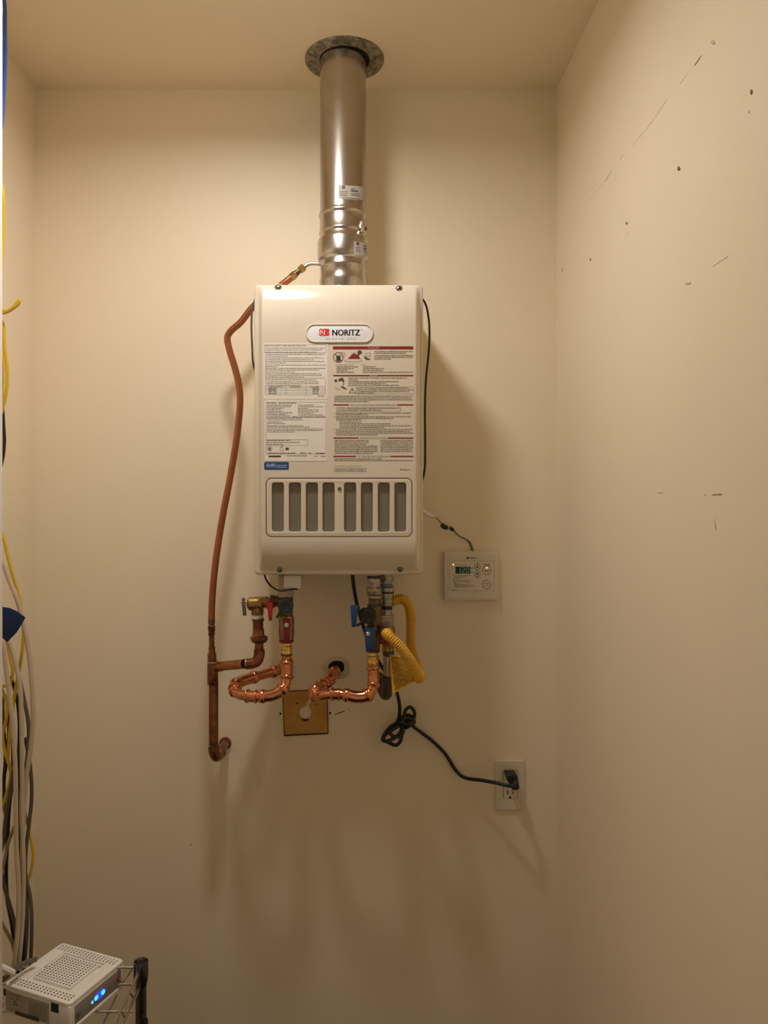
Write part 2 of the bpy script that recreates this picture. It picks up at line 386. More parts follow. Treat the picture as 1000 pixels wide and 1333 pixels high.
bm = bmesh.new(); g = {}
R_ = 6.0
for i, x in enumerate(us):
    for j, y_ in enumerate(vv):
        k = prof_u(x)*prof_v(y_)
        e = min(x-331, 551-x, y_-370.3, 748.5-y_)      # distance to border, for a rounded lip
        lip = 0.0045*(1-math.sqrt(max(0, 1-(1-min(1, e/3.0))**2)))
        xx, yy = x, y_
        cx = 331+R_ if x < 331+R_ else (551-R_ if x > 551-R_ else None); cy = 370.3+R_ if y_ < 370.3+R_ else (748.5-R_ if y_ > 748.5-R_ else None)
        if cx is not None and cy is not None:
            dx, dy = x-cx, y_-cy; m_ = max(abs(dx), abs(dy)); l = math.hypot(dx, dy)
            if l > 1e-6: xx, yy = cx+dx/l*m_, cy+dy/l*m_
        wp = P(xx, yy, YFL); g[i, j] = bm.verts.new((wp.x, YFL-BUL*k+lip, wp.z))
i0 = min(range(len(us)), key=lambda i: abs(us[i]-347)); i1 = min(range(len(us)), key=lambda i: abs(us[i]-536.5))
j0 = vv.index(622); j1 = vv.index(699.2)
for i in range(len(us)-1):
    for j in range(len(vv)-1):
        if i0 <= i < i1 and j0 <= j < j1: continue
        bm.faces.new((g[i,j], g[i,j+1], g[i+1,j+1], g[i+1,j]))
edges = [e for e in bm.edges if e.is_boundary]
hx0, hx1 = g[i0,j0].co.x, g[i1,j0].co.x; hz1, hz0 = g[i0,j0].co.z, g[i0,j1].co.z
inner = [e for e in edges if all(hx0-1e-5 <= v.co.x <= hx1+1e-5 and hz0-1e-5 <= v.co.z <= hz1+1e-5 for v in e.verts)]
outer = [e for e in edges if e not in inner]
for es, yy in ((outer, -0.19), (inner, YP+0.02)):
    r = bmesh.ops.extrude_edge_only(bm, edges=es)
    for v in r['geom']:
        if isinstance(v, bmesh.types.BMVert): v.co.y = yy
bmesh.ops.recalc_face_normals(bm, faces=bm.faces)
mk('front_cover', bm, CASE, heater, sharp=50)
# everything on the panel is measured at the panel plane but the hole above was measured at the flange plane
KX = (S(YFL)/S(YP))
def fx(px): return VX+(px-VX)*KX
def fy(py): return VY+(py-VY)*KX
# grille insert with eight slots, groove around it
G0, G1, GT, GB = (347-VX)*S(YFL)+0.0012, (536.5-VX)*S(YFL)-0.0012, CZ+(VY-622)*S(YFL)-0.0012, CZ+(VY-699.2)*S(YFL)+0.0012
s_ = S(YFL)
mk('grille_surround', plate([[(hx0,hz0),(hx1,hz0),(hx1,hz1),(hx0,hz1)], rrect(G0-0.0004,GB-0.0004,G1+0.0004,GT+0.0004,0.012)], YP+0.0035, YP+0.0002), CASE, heater)
slots = [(355.2,370.7),(377.2,392.7),(399,414.5),(420.5,436),(448.2,463.7),(470,485.2),(491.7,507),(513,528.2)]
loops = [rrect(G0+0.0010,GB+0.0010,G1-0.0010,GT-0.0010,0.0108)]
for a, b in slots: loops.append(rrect((a-VX)*s_, CZ+(VY-692)*s_, (b-VX)*s_, CZ+(VY-628.7)*s_, 0.0052, 4))
mk('grille_panel', plate(loops, YP+0.0105, YP+0.0008, 0.0014), CASE, heater)
mk('grille_backing', box(bmesh.new(), (hx0, YP+0.0112, hz0), (hx1, YP+0.016, hz1)), BRASSD, heater)
for a, b in slots:
    mk('mesh_screen', box(bmesh.new(), ((a-VX)*s_-0.002, YP+0.0098, CZ+(VY-693)*s_), ((b-VX)*s_+0.002, YP+0.0112, CZ+(VY-627.7)*s_)), SCREEN, heater)
# screws
def screw(px, py, y, r=4.4):
    c = P(px, py, y)
    boss = mk('screw_boss', lathe(c+Vector((0,0.006,0)), (0,-1,0), [(0,0.0100),(0.0052,0.0098),(0.006,0.0090),(0.006,0.0080),(0.0046,0.0074),(0.0046,0.0)], 24, cap=False), CASE, heater)
    sc = mk('screw', lathe(c+Vector((0,0.0012,0)), (0,-1,0), [(0,0.0066),(0.0016,0.0064),(0.0030,0.0046),(0.0034,0.0029),(0.002,0.0024),(0.002,0.0)], 18, cap=False), SCREW, heater)
for px, py in ((362.3,375.2),(519.8,376.6)): screw(px, py, YFL-BUL*prof_v(py)-0.0006)
for px, py in ((364,741),(521,740.6)): screw(px, py, YFL-0.0015-BUL*prof_v(py))
c = P(fx(442.3), fy(636.3), YP)
mk('screw', lathe(c+Vector((0,0.001,0)), (0,-1,0), [(0,0.0042),(0.0016,0.004),(0.0028,0.0026),(0.0028,0.0)], 18, cap=False), SCREW, heater)
# badge
YB = YP-0.0010
badge = mk('logo_badge', plate([prect(399.6,423,484.6,444.6,10.7,YB,10)], YP+0.001, YB, 0.0005), BADGE, heater)
YT = YB-0.0003
mk('badge_rim', plate([prect(398.2,421.6,486,446,12.1,YB,10), prect(399.7,423.1,484.5,444.5,10.6,YB,10)], YP+0.001, YB-0.0016, 0.0004), CASE, heater)
def lobed(cx, cy, discs, n=48):
    out = []
    for k in range(n):
        a = 2*math.pi*k/n; dx, dy = math.cos(a), math.sin(a); best = 0
        for ox, oy, r in discs:
            bq = ox*dx+oy*dy; cq = ox*ox+oy*oy-r*r; disc = bq*bq-cq
            if disc >= 0: best = max(best, bq+math.sqrt(disc))
        out.append((cx+dx*best, cy+dy*best))
    return out
p = Print(YT); p.poly(lobed(426.1, 432.5, [(-.6,-2.2,2.5),(-.6,2.2,2.5),(.7,-2.2,2.4),(.7,2.2,2.4),(0,0,2.0)])); p.done('emblem', REDL, badge)
p = Print(YT-0.0002); p.poly(lobed(420.2, 432.5, [(-2.3,-2.2,2.6),(2.3,-2.2,2.6),(-2.3,2.2,2.6),(2.3,2.2,2.6),(0,0,3.2)])); p.done('emblem', REDL, badge)
p = Print(YT-0.0004); p.text('N', 416.9, 422.9, 435.6, 6.2); p.done('lettering', PAPER, badge)
p = Print(YT-0.0002); p.text('NORITZ', 432.4, 468.3, 436.6, 7.6); p.text('TM', 470, 471.8, 430.2, 1.0)
for dx in (0.35, 0.7): p.text('NORITZ', 432.4+dx, 468.3+dx, 436.6, 7.6)
p.done('lettering', INK, badge)
p = Print(YT-0.0002); x = 424.3
for ch in 'ALWAYS HOT':
    if ch != ' ': p.text(ch, x, x+1.9, 441.9, 1.9)
    x += 4.15 if ch != ' ' else 3.2
p.done('lettering', INKG, badge)
# paper stickers
YS = YP-0.0005
def sticker(px0, py0, px1, py1, r=0.8): return mk('paper_label', plate([prect(px0,py0,px1,py1,r,YS,2)], YP+0.0005, YS), PAPER, heater)
st = sticker(343, 447, 426.6, 519.6); p = Print(YS-0.0002)
p.frame(344.3,448.6,424.5,459.4,.3); p.text('FOR YOUR SAFETY READ BEFORE OPERATING', 345, 399, 451, 1.7)
for i, (yy, x1) in enumerate(((453.1,423),(455.6,420),(458.3,413),(461.3,422.6),(463.6,375),(465.9,421.5),(468.2,409),(470.5,422.7),(472.7,373),(475.2,425),(477.3,362),(479.5,425),(481.6,416),(484,384),(486.5,419),(488.7,419.5),(490.8,396))): p.greek(345.2, x1, yy)
p.frame(345.4,492,424,514,.3)
for yy, x1, x0 in ((494.3,412.5,346.8),(497,415.5,347),(499.2,415.5,347),(501.4,393,347)): p.greek(x0, x1, yy)
for yy in (502.6,504.5,506.5,508.6,511.4): p.rect(345.4,yy,424,yy+.25)
for xx in (372.3,398.5): p.rect(xx,502.6,xx+.3,514)
for yy in (503.6,): p.greek(351,369,yy); p.greek(378,392,yy); p.greek(404,416,yy)
for yy in (505.6,507.6,509.9,512.4): p.greek(349.5,360.5,yy,1.3); p.greek(407,415.5,yy,1.3)
p.greek(414,422.6,515.9,1.1)
p.done('printed_text', INKG, st)
st = sticker(344.4, 520.8, 426, 600.2); p = Print(YS-0.0002)
p.frame(346.3,523.5,424.6,591,.3)
p.greek(347.5,360,524.8,1.3); p.greek(363,385.5,524.8,1.3)
for i in range(8): p.greek(347.6, random.uniform(366,384), 527.2+2.05*i, 1.1)
for i, (a, b) in enumerate(((388,409),(388,421),(388,402),(388,415),(388,414.5),(388,410),(389,421),(381,424))): p.greek(a, b, 527.3+2.15*i, 1.1)
p.rect(347,543.2,424,543.5)
for yy, x1 in ((544.6,393),(546.7,395),(549.4,367),(551.4,372),(554.2,395),(556,404),(558.4,421),(560.4,419),(562.3,384)): p.greek(348, x1, yy, 1.05)
p.frame(347.2,572.3,400.6,580,.3)
for yy, x1 in ((573.3,379.5),(575.9,390.5),(578.5,369)): p.greek(348, x1, yy, 1.2)
p.ring(351.2,584.3,3.3,.5); p.poly([(351.2,581.8),(352,583.6),(353.6,583.7),(352.3,584.9),(352.9,586.6),(351.2,585.6),(349.5,586.6),(350.1,584.9),(348.8,583.7),(350.4,583.6)])
p.text('US', 364.5,369,581.6,1.5); p.ring(367,584.6,2.6,.4); p.rect(371.8,582.5,376,586)
p.greek(349,385,589.9,1.3)
p.done('printed_text', INKG, st)
p = Print(YS-0.0003); p.text('2023. 10', 390.6, 405.2, 591.2, 2.5); p.greek(411.3,423.3,590.2,2.0); p.greek(373,400,593.3,1); p.greek(409.5,414,594,1.2); p.greek(418,424,594,1.2); p.rect(349.6,593,365.8,595); p.done('printed_text', INK, st)
st = mk('certification_label', plate([prect(343.9,601.3,376.1,611.4,2.2,YS)], YP+0.0005, YS), BLUEL, heater)
p = Print(YS-0.0002); p.text('AHRI', 346.4, 358.2, 608.1, 4.6); p.text('CERTIFIED', 359.6, 373.6, 607.2, 2.0); p.rect(359.6,608.3,373.6,608.7); p.done('lettering', LTBLUE, st)
# warnings printed on the cover
YW = YP-0.0003
bars = [(433.5,450.8,538.2,454.8),(433.8,488.0,538.2,489.8)]
for y0, a, b in ((526.2,454.3,517),(569.3,466.8,504.9),(593.3,463.4,508.5)): bars += [(434.1,y0,a,y0+1.7),(b,y0,538.2,y0+1.7)]
for q_ in bars: p = Print(YW); p.rect(*q_); p.done('red_bar', RINK, heater)
p = Print(YW); p.ring(440.5,465.2,6.8,.9,28); p.done('prohibition_ring', RINK, heater)
p = Print(YW-.0004); p.poly([(435.8,460.6),(436.4,460.0),(445.2,469.6),(444.6,470.2)]); p.done('prohibition_slash', RINK, heater)
p = Print(YW)
p.poly([(453,467.2),(456,463.6),(457.5,462.5),(458.6,459),(459.6,461.6),(461,457.5),(462,461.2),(464,459.4),(464.4,462),(467,462.6),(468,465.2),(470.2,467.2)])
p.done('flame_symbol', RINK, heater)
p = Print(YW); p.rect(446.8,497.2,447.6,502); p.done('water_symbol', RINK, heater)
p = Print(YW-0.0002); p.text('DANGER', 479, 494, 454.1, 2.6)
p.done('red_band_text', PINK, heater)
p = Print(YW-0.0002)
p.rect(481.2,488.1,491.6,489.7)
p.done('caption_band', PINK, heater)
p = Print(YW-0.0004)
p.text('WARNING', 481.6,491.2,489.6,1.4)
p.poly([(438,470),(437.6,464.6),(438.8,462.6),(439.6,464),(441,461.2),(442,464),(442.6,461.6),(443.4,464.6),(443,470)])
p.ring(446.5,461.5,3.2,.4,14)
p.disc(468.3,458.4,2.6,12,3.0); p.poly([(464.6,462.4),(466.6,460),(468.4,461.2),(466.2,463)])
p.frame(475.6,459.6,482.6,463.6,.35); p.poly([(472.8,463.4),(476,464.2),(479,466.2),(482.2,467),(482,468),(476,468),(474.8,465.6)])
p.poly([(449.2,467.8),(450.2,470),(456,470.8),(464,470.8),(472,469.4),(472,469.8),(464,471.2),(456,471.2),(449.9,470.4),(448.8,467.9)])
for yy, x1 in ((457.4,538),(459.7,529),(462.6,538),(464.9,538),(467.2,509.5)): p.greek(487.3, x1, yy, 1.05)
p.text('Keep flammable products', 436.4, 460.6, 475.1, 1.2); p.text('Vapors:', 470, 476.6, 475.1, 1.2)
for i, (a, b) in enumerate(((467,489),(461.4,500),(453,499),(461,538))): p.greek(438.2, a, 477.2+2.4*i, 1.05); p.greek(472.4, b, 477.2+2.4*i, 1.05)
p.poly([(440.6,495),(441,492.4),(442.4,493.6),(443.2,491.8),(446.8,491.8),(447,493.6),(448,494.6),(448,497),(446,496.6),(445.4,495.4),(440.8,496)]); p.rect(435.4,494,439,496.8)
p.poly([(443.2,503),(446,502.6),(449,504.4),(452,506.8),(450,506.6),(447,505.6)]); p.poly([(436,503.4),(440,506.2),(444,506.9),(444,507.2),(439.6,506.5),(435.8,503.6)])
for yy, x1, x0 in ((491.9,530.5,453.5),(494.3,466,453.5),(496.6,520,453.5),(498.9,503,453.5),(501.3,520,453.5)): p.greek(x0, x1, yy, 1.05)
for a, b in (((454,511.8),(458.2,504.6)),((458.2,504.6),(462.6,511.8))): p.poly([a, b, (b[0]+.5,b[1]), (a[0]+.6,a[1])])
p.rect(454,511.3,463,511.8); p.rect(458.1,506.6,458.8,509.3); p.rect(458.1,510,458.8,510.7)
p.frame(463.4,503.6,538.8,512.8,.3)
p.text('DANGER', 464.6, 473, 505.6, 1.3)
for yy, x1, x0 in ((505.0,533,475),(507.3,537.5,465),(509.6,533,465),(511.6,488,465)): p.greek(x0, x1, yy, 1.0)
for yy, x1 in ((515.6,538),(517.9,535),(520.2,538),(522.5,481)): p.greek(435.4, x1, yy, 1.05)
p.text('FOR YOUR SAFETY READ BEFORE OPERATING', 456, 515.8, 527.9, 1.7)
p.frame(438,529.9,521.6,535.4,.3); p.text('WARNING', 439.2, 449, 532, 1.4); p.greek(451,519.6,531.4,1.0); p.greek(439.4,496.6,533.8,1.1)
for yy, x1, x0 in ((537.6,535.6,437),(539.7,480,437.6),(542.2,535.6,437),(544.4,513,437.6),(546.6,471,437.6),(549.2,472,442),(551.6,509,442),(554.1,537.4,442),(556.4,500,442),(558.9,538,437),(561.3,533.4,437.6),(563.7,538,437),(566,491,437.6)): p.greek(x0, x1, yy, 1.05)
for yy in (537.6,542.2,558.9,563.7): p.text('ABCD'[(537.6,542.2,558.9,563.7).index(yy)], 434.8, 435.8, yy+.6, 1.2)
p.text('OPERATING INSTRUCTIONS', 468.4, 503.4, 570.9, 1.7)
for i, x1 in enumerate((479.6,480.6,477.4,492,492,492,491.8,485.6)): p.greek(435.6, x1, 573.3+2.38*i, 1.05)
for i, x1 in enumerate((538,538,538,538,538,536,538)): p.greek(495.6 if i else 495, x1, 573.1+2.42*i, 1.05)
p.text('TO TURN OFF GAS TO APPLIANCE', 465.2, 507.4, 594.9, 1.7)
p.greek(435.2,498,597.2,1.05); p.greek(435.2,537.6,599.4,1.05)
p.text('Wiring diagram attached the front cover', 435.6, 471.6, 607.2, 1.1)
p.frame(435.4,609.4,476.6,613.8,.35); p.text('FRENCH LABELS INSIDE', 437.8, 474, 612.6, 1.9)
p.greek(520.6,530.2,611.2,1.2); p.text('B', 531.6, 533.2, 611.9, 1.6)
p.done('printed_text', mat('warning_ink', (0.07,0.055,0.045), 0.6, var=0.05), heater)
# lower connections under the heater
yc = -0.19
mk('base_plate', box(bmesh.new(), (P(355,0,yc).x, -0.19, HB-0.002), (P(525,0,yc).x, -0.06, HB+0.006), 0.001), IRON, heater)
mk('terminal_cover', pbox(369.5, 749, 392, 766.2, -0.15, -0.220, 0.002), CASE2, heater)

# ------------------------------------------------------------------ cords at the heater's sides
def cord(name, pts, r, m, label, cat, group=None, n=8, seg=8):
    return tag(mk(name, tube([P(*q) for q in pts], r, seg, n), m), label, cat, group)
cord('sensor_cord', [(336,380,-.19),(329.4,398,-.20),(327.4,420,-.205),(328.3,450,-.205),(330,475,-.20),(336,492,-.19)], 0.0022, IRON, 'thin grey cord bowing out along the left side of the water heater', 'cord')
cord('side_cord', [(547,385,-.19),(554.2,396,-.20),(558.2,415,-.205),(559.3,437,-.205),(557.6,465,-.205),(554.6,495,-.205),(553.4,530,-.205),(553.6,580,-.205),(552.8,612,-.20),(546,640,-.185)], 0.0024, BLACK, 'thin black cord bowing out along the right side of the water heater', 'cord')
cord('ground_wire', [(343,742,-0.210),(345.5,752,-0.218),(351,761,-0.222),(360,767.5,-0.225),(369,768.8,-0.227),(378,767,-0.225),(387,766.8,-0.215)], 0.0021, BLACK, 'short black wire drooping from the heater underside beside the cream cover', 'wire')

# ------------------------------------------------------------------ vent pipe
YV = -0.121; VPX = 446.6
vent = thing('vent_pipe', 'stainless steel exhaust vent pipe rising from the heater to the ceiling', 'vent pipe', P(VPX, 395, YV))
zt = ZC
cx_ = P(VPX, 0, YV).x; sV = S(YV)
def vlathe(prof, seg=56, cap=False): return lathe((cx_, YV, ZC), (0,0,-1), [(ZC-P(0,py,YV).z, hw*sV) for py, hw in prof], seg, cap=cap)
o = P(VPX, 0, YV)
mk('pipe_section', lathe((cx_, YV, ZC), (0,0,-1), [(0,29.8*sV),(ZC-P(0,276,YV).z,29.8*sV),(ZC-P(0,279,YV).z,30.6*sV)], 64, cap=False), STEEL, vent)
band = mk('clamp_band', vlathe([(278,30.2),(279.5,31.2),(282,31.8),(284.3,31.2),(285.2,30.1),(302,30.1),(303,30.9),(305.3,31.2),(307,30.4),(308,29.6)]), STEEL, vent)
mk('adapter', vlathe([(307,29.6),(311,30.2),(314,32.2),(317,33.1),(333,33.1),(337,33.2),(340,31.8),(342.5,29.8)]), STEEL, vent)
mk('collar', vlathe([(340,29.7),(349,29.8),(350,30.3),(351,29.8),(363,29.9),(366,30.7),(370,30.9),(376,30.5),(389.0,30.5)]), STEEL, vent)
def curved_label(px0, px1, py0, py1, tilt, r_px, y0=YV):
    """label wrapped round the pipe; px measured on the visible side"""
    bm = bmesh.new(); n = 10; vs_ = []
    for j in (0, 1):
        for i in range(n+1):
            a0 = math.asin(max(-1, min(1, (px0-VPX)/r_px))); a1 = math.asin(max(-1, min(1, (px1-VPX)/r_px))); a = a0+(a1-a0)*i/n
            r = (r_px+0.35)*sV; py = (py0, py1)[j]+tilt*i/n
            dy = YV-math.cos(a)*r; z = P(0, py, dy).z
            vs_.append(bm.verts.new((cx_+math.sin(a)*r, dy, z)))
    for i in range(n): bm.faces.new((vs_[i], vs_[i+n+1], vs_[i+n+2], vs_[i+1]))
    bmesh.ops.recalc_face_normals(bm, faces=bm.faces)
    return bm
VLAB = mat('vent_label', (0.45,0.41,0.35), 0.5, var=0.04)
l1 = mk('paper_label', curved_label(441, 474.6, 240.5, 258.5, 3, 29.8), VLAB, vent)
l2 = mk('paper_label', curved_label(460.5, 478.2, 314, 331, 3, 33.1), VLAB, vent)
def lab_print(parent, rows, tilt, r_px, m):
    bm = bmesh.new()
    for a, b, yy, h in rows:
        t = curved_label(a, b, yy-h/2, yy+h/2, tilt*(b-a)/33, r_px+0.15)
        me = bpy.data.meshes.new('t'); t.to_mesh(me); t.free(); bm.from_mesh(me); bpy.data.meshes.remove(me)
    return mk('printed_text', bm, m, parent, sharp=0)
lab_print(l1, [(446,449.5,243.5,4.5),(443,453,249,.8),(443,452,251.5,.8),(443,452.5,254,.8),(457,462,245.6,1),(457,466,248.2,2.0),(457,469,252,.8),(457,468,254.2,.8),(446,469,257.2,.8)], 3, 29.8, INKG)
lab_print(l2, [(463.5,467.5,317,4),(462.5,469,322,.8),(462.5,469,324.5,.8),(462.5,469,327,.8),(473,476,320.5,1.6),(473,476.4,324,2),(473,476,327.5,1)], 3, 33.1, INKG)
a = math.asin((469.5-VPX)/30.2); r = 30.2*sV; lc = Vector((cx_+math.sin(a)*r, YV-math.cos(a)*r, P(0,296,YV-math.cos(a)*r).z))
bm = box(bmesh.new(), (-0.0045,-0.009,-0.0125), (0.0045,0.003,0.0125), 0.0015); bmesh.ops.rotate(bm, verts=bm.verts, cent=(0,0,0), matrix=Matrix.Rotation(a, 3, 'Z')); bmesh.ops.translate(bm, verts=bm.verts, vec=lc)
mk('latch', bm, CHROME, band)
bm = box(bmesh.new(), (0.004,-0.010,-0.006), (0.010,-0.001,0.002), 0.001); bmesh.ops.rotate(bm, verts=bm.verts, cent=(0,0,0), matrix=Matrix.Rotation(a, 3, 'Z')); bmesh.ops.translate(bm, verts=bm.verts, vec=lc)
mk('latch_bolt', bm, IRON, band)
for px in (426, 438, 456, 468):
    a = math.asin((px-VPX)/29.8); r = 29.8*sV; c = Vector((cx_+math.sin(a)*r, YV-math.cos(a)*r, 0)); c.z = P(0, 345.5 if px not in (426,468) else 346.5, c.y).z
    d = Vector((math.sin(a), -math.cos(a), 0)); mk('rivet', lathe(c-d*0.001, d, [(0,0.0017),(0.0015,0.0014),(0.002,0.0)], 10, cap=False), IRON, vent)
# galvanised ceiling collar
fc = Vector((P(448.6,0,YV).x, YV, ZC))
fl = mk('ceiling_flange', lathe(fc, (0,0,-1), [(0,0.0893),(0.0015,0.0893),(0.0022,0.088),(0.0022,0.0568),(0.0,0.0568)], 64, cap=False), GALVF, None, fc)
mk('ceiling_opening', lathe(fc, (0,0,-1), [(0.0001,0.0575),(0.0006,0.0575)], 48), HOLE, fl)
tag(fl, 'round mottled galvanised collar around the vent pipe at the ceiling', 'pipe flange')

# condensate drain tube from the vent collar
dr = thing('drain_tube', 'bent copper drain tube with brass compression fitting beside the heater', 'copper tube', P(276, 806, -0.12))
yd = -0.118
mk('steel_elbow', tube([P(420,344.2,yd),(P(411,343.2,yd)),P(404,343.4,yd),P(398.5,345.6,yd),P(393,350.6,yd)], 0.0042, 12), STEEL2, dr)
def along(p0, p1, prof, seg=6): return lathe(p0, p1-p0, prof, seg)
A, B = P(398,345.6,yd), P(376,364,yd); LL = (B-A).length
mk('compression_nut', along(A, B, [(0.004,0.006),(0.005,0.0088),(0.017,0.0088),(0.018,0.006)]), BRASS, dr)
mk('union_body', along(A, B, [(0.018,0.006),(0.024,0.006),(0.024,0.0072),(0.030,0.0072),(0.030,0.006)], 12), BRASSD, dr)
mk('compression_nut', along(A, B, [(0.030,0.006),(0.031,0.0092),(0.041,0.0092),(0.045,0.007)]), BRASS, dr)
path = smooth_path([P(385,356.5,yd),P(374,365.5,yd),P(356,379,-.116),P(341,389.5,-.114),P(328,401,-.112),P(313,420,-.112),P(301,430.5,-.112),P(296.2,439,-.112),P(298.6,455,-.112),P(305,476,-.112),P(310.8,500,-.112),P(312.6,518,-.112),P(309.5,560,-.112),P(300,620,-.115),P(290,672,-.118),P(281,730,-.12),P(276.6,775,-.12),P(275.4,806,-.12)], 8)
mk('tube', sweep(path, 0.0077, 14), COPPERB, dr)

# ------------------------------------------------------------------ tarnished copper drain line with relief branch
yq = -0.12
dp = thing('copper_drain_line', 'tarnished copper drain pipe with tee and elbow left of the heater', 'copper pipe', P(279, 985, yq))
mk('compression_nut', vl(275.4, yq, [(804,2),(804.5,4.6),(812,4.6),(813,3.4)], 6), BRASSD, dp)
mk('adapter', vl(275.5, yq, [(813,3.4),(814.5,4.9),(821,4.9),(822,4.2),(826,4.6),(828,3.6)], 12), COPPERD, dp)
mk('pipe_section', vl(275.6, yq, [(827,3.6),(848,3.6)], 16), COPPERD, dp)
mk('reducer', vl(276, yq, [(842,4.4),(849,4.4),(851,5.8),(862,5.8)], 18), COPPERD, dp)
tee = mk('tee_fitting', vl(277, yq, [(861,6.6),(862,7.2),(890,7.2),(891,6.6)], 20), COPPERD, dp)
e_ = P(277,868,yq); mk('tee_branch', lathe(e_, (1,0,0.05), [(0,0.0115),(0.023,0.0115),(0.0235,0.0107)], 18), COPPERD, dp)
mk('pipe_section', vl(278, yq, [(888,6.3),(972,6.3)], 18), COPPERD, dp)
mk('solder_ring', vl(278.2, yq, [(969.8,6.5),(970,7.1),(971,7.1),(971.2,6.5)], 18), SOLDER, dp)
mk('solder_ring', vl(277.1, yq, [(861,6.6),(861.3,7.35),(862,7.35),(862.3,6.8)], 18), SOLDER, dp)
el = smooth_path([P(278.3,970,yq), P(278.6,977,yq), P(280.6,983.5,yq+.006), P(283.5,984,yq+.022), P(288,980,yq+.045)], 8)
mk('elbow', sweep(el, 0.0126, 18), COPPERD, dp)
mk('pipe_section', tube([P(286,981,yq+.035), P(290.6,972,yq+0.08), P(293.2,968,-0.0005)], 0.0105, 16), COPPERD, dp)
mk('wall_collar', lathe(P(293,968,-0.006), (0,1,0), [(0,0.0125),(0.001,0.0145),(0.006,0.0145)], 20), COPPERD, dp)
yr = -0.178
# horizontal run and riser to the relief valve
hz = [P(284,867.5,yq-.004), P(318,864.3,yr)]
mk('pipe_section', tube(hz, 0.0105, 18), mat('satin_copper', (0.46,0.20,0.09), 0.28, 1.0, var=0.25, scale=50), dp)
mk('solder_ring', lathe(P(296,866.3,yq-.02), (1,0,.05), [(0,0.0106),(0.0005,0.0112),(0.0015,0.0112),(0.002,0.0106)], 18), SOLDER, dp)
mk('elbow', tube([P(319.5,864.4,yr), P(328,863.6,yr), P(334.5,860.5,yr), P(337.4,853,yr), P(337.6,845,yr)], 0.0120, 18), COPPERD, dp)
mk('solder_ring', lathe(P(320,864.3,yr), (1,0,.05), [(0,0.0106),(0.0005,0.0124),(0.0015,0.0124),(0.002,0.0116)], 18), SOLDER, dp)
mk('pipe_section', vl(337.4, yr, [(834,5.7),(848,5.9)], 18), COPPERD, dp)
mk('union_nut', vl(337.2, yr, [(827,8.5),(828.5,11.4),(833,11.4),(836,9.5),(837,7)], 8), COPPERD, dp)
mk('union_tailpiece', vl(336.4, yr, [(818,7),(819,7.5),(826,7.8),(829,9.2)], 8), COPPERD, dp)
mk('threaded_adapter', vl(336, yr, [(805,7.2),(805.5,8.2),(808,8.2),(808.5,6.9),(818.5,6.9)], 20), mat('rusty_copper', (0.22,0.08,0.03), 0.42, 0.85, var=0.3, scale=80), dp)

# relief valve
rv = thing('relief_valve', 'brass pressure relief valve with grey lever above a copper elbow', 'valve', P(334, 806, yr))
mk('valve_body', lathe(P(323.5,786,yr), (1,0,0), [(0,0.012),(0.0015,0.0150),(0.016,0.0162),(0.030,0.0158),(0.0315,0.0125)], 10), BRASS, rv)
mk('valve_cap', lathe(P(323.5,786,yr), (-1,0,0), [(0,0.012),(0.002,0.0105),(0.0035,0.006)], 18), STEEL2, rv)
mk('inlet_nut', lathe(P(342,784,yr), (1,0,0), [(0,0.0125),(0.003,0.0128),(0.012,0.0128),(0.014,0.0105),(0.036,0.0105)], 8), BRASS, rv)
mk('outlet', vl(335.2, yr, [(790,8.2),(799,8.4),(800.5,7.4)], 20), BRASS, rv)
mk('thread_tape', vl(335.4, yr, [(799.5,7.5),(801,7.6),(806,7.3)], 20), TEFLON, rv)
mk('lever', tube([P(317,779,yr-.003),P(317.2,786,yr-.008),P(318,794,yr-.010),P(318.6,801.5,yr-.012)], lambda i: 0.0042, 8), mat('grey_lever', (0.16,0.145,0.12), 0.4, 0.8, var=0.15), rv)
mk('lever_pin', cyl(P(313.5,783.6,yr-.006), P(325,783.6,yr-.006), 0.0022, 10), STEEL2, rv)

# ------------------------------------------------------------------ hot side valve
hv = thing('hot_water_valve', 'hot water isolation valve with red levers and round black cap', 'valve', P(373, 853, yc))
mk('hot_water_port', vl(372, yc, [(748.6,10.5),(776,10.5),(777,9.5)]), mat('port_tan', (0.50,0.40,0.29), 0.55), hv)
mk('valve_neck', vl(372, yc, [(776,9.6),(779,9.8),(800,9.6),(801,8.5)], 20), BRASSD, hv)
mk('side_outlet', lathe(P(372,782,yc), (-1,0,0), [(0,0.011),(0.024,0.0105),(0.025,0.0125),(0.033,0.0125)], 16), BRASSD, hv)
cap = P(372.5,787,yc-.012)
mk('drain_cap', lathe(cap, (0.05,-1,-0.05), [(0,0.0150),(0.002,0.0162),(0.020,0.0162),(0.0225,0.0145),(0.0225,0.008),(0.021,0.007),(0.021,0.0)], 26, cap=False), BGREEN, hv)
mk('cap_strap', tube([P(366,794,yc-.034),P(363,800,yc-.034),P(360.4,804,yc-.033)], lambda i: 0.0030, 8), BGREEN, hv)
# red lever over the brass nipple
h1 = mk('lever_hub', lathe(P(352.5,785.5,yr-.008), (0,-1,0), [(0,0.009),(0.002,0.0112),(0.020,0.0112),(0.024,0.0085)], 10), REDP, hv)
bm = bmesh.new()
def loftbox(bm, A, B):
    """A, B: (px0, px1, py, yb, yf) sections from top to bottom"""
    va = [bm.verts.new(P(*q)) for q in ((A[0],A[2],A[3]),(A[1],A[2],A[3]),(A[1],A[2],A[4]),(A[0],A[2],A[4]))]
    vb = [bm.verts.new(P(*q)) for q in ((B[0],B[2],B[3]),(B[1],B[2],B[3]),(B[1],B[2],B[4]),(B[0],B[2],B[4]))]
    bm.faces.new(va[::-1]); bm.faces.new(vb)
    for i in range(4): bm.faces.new((va[i], va[(i+1)%4], vb[(i+1)%4], vb[i]))
    bmesh.ops.recalc_face_normals(bm, faces=bm.faces); return bm
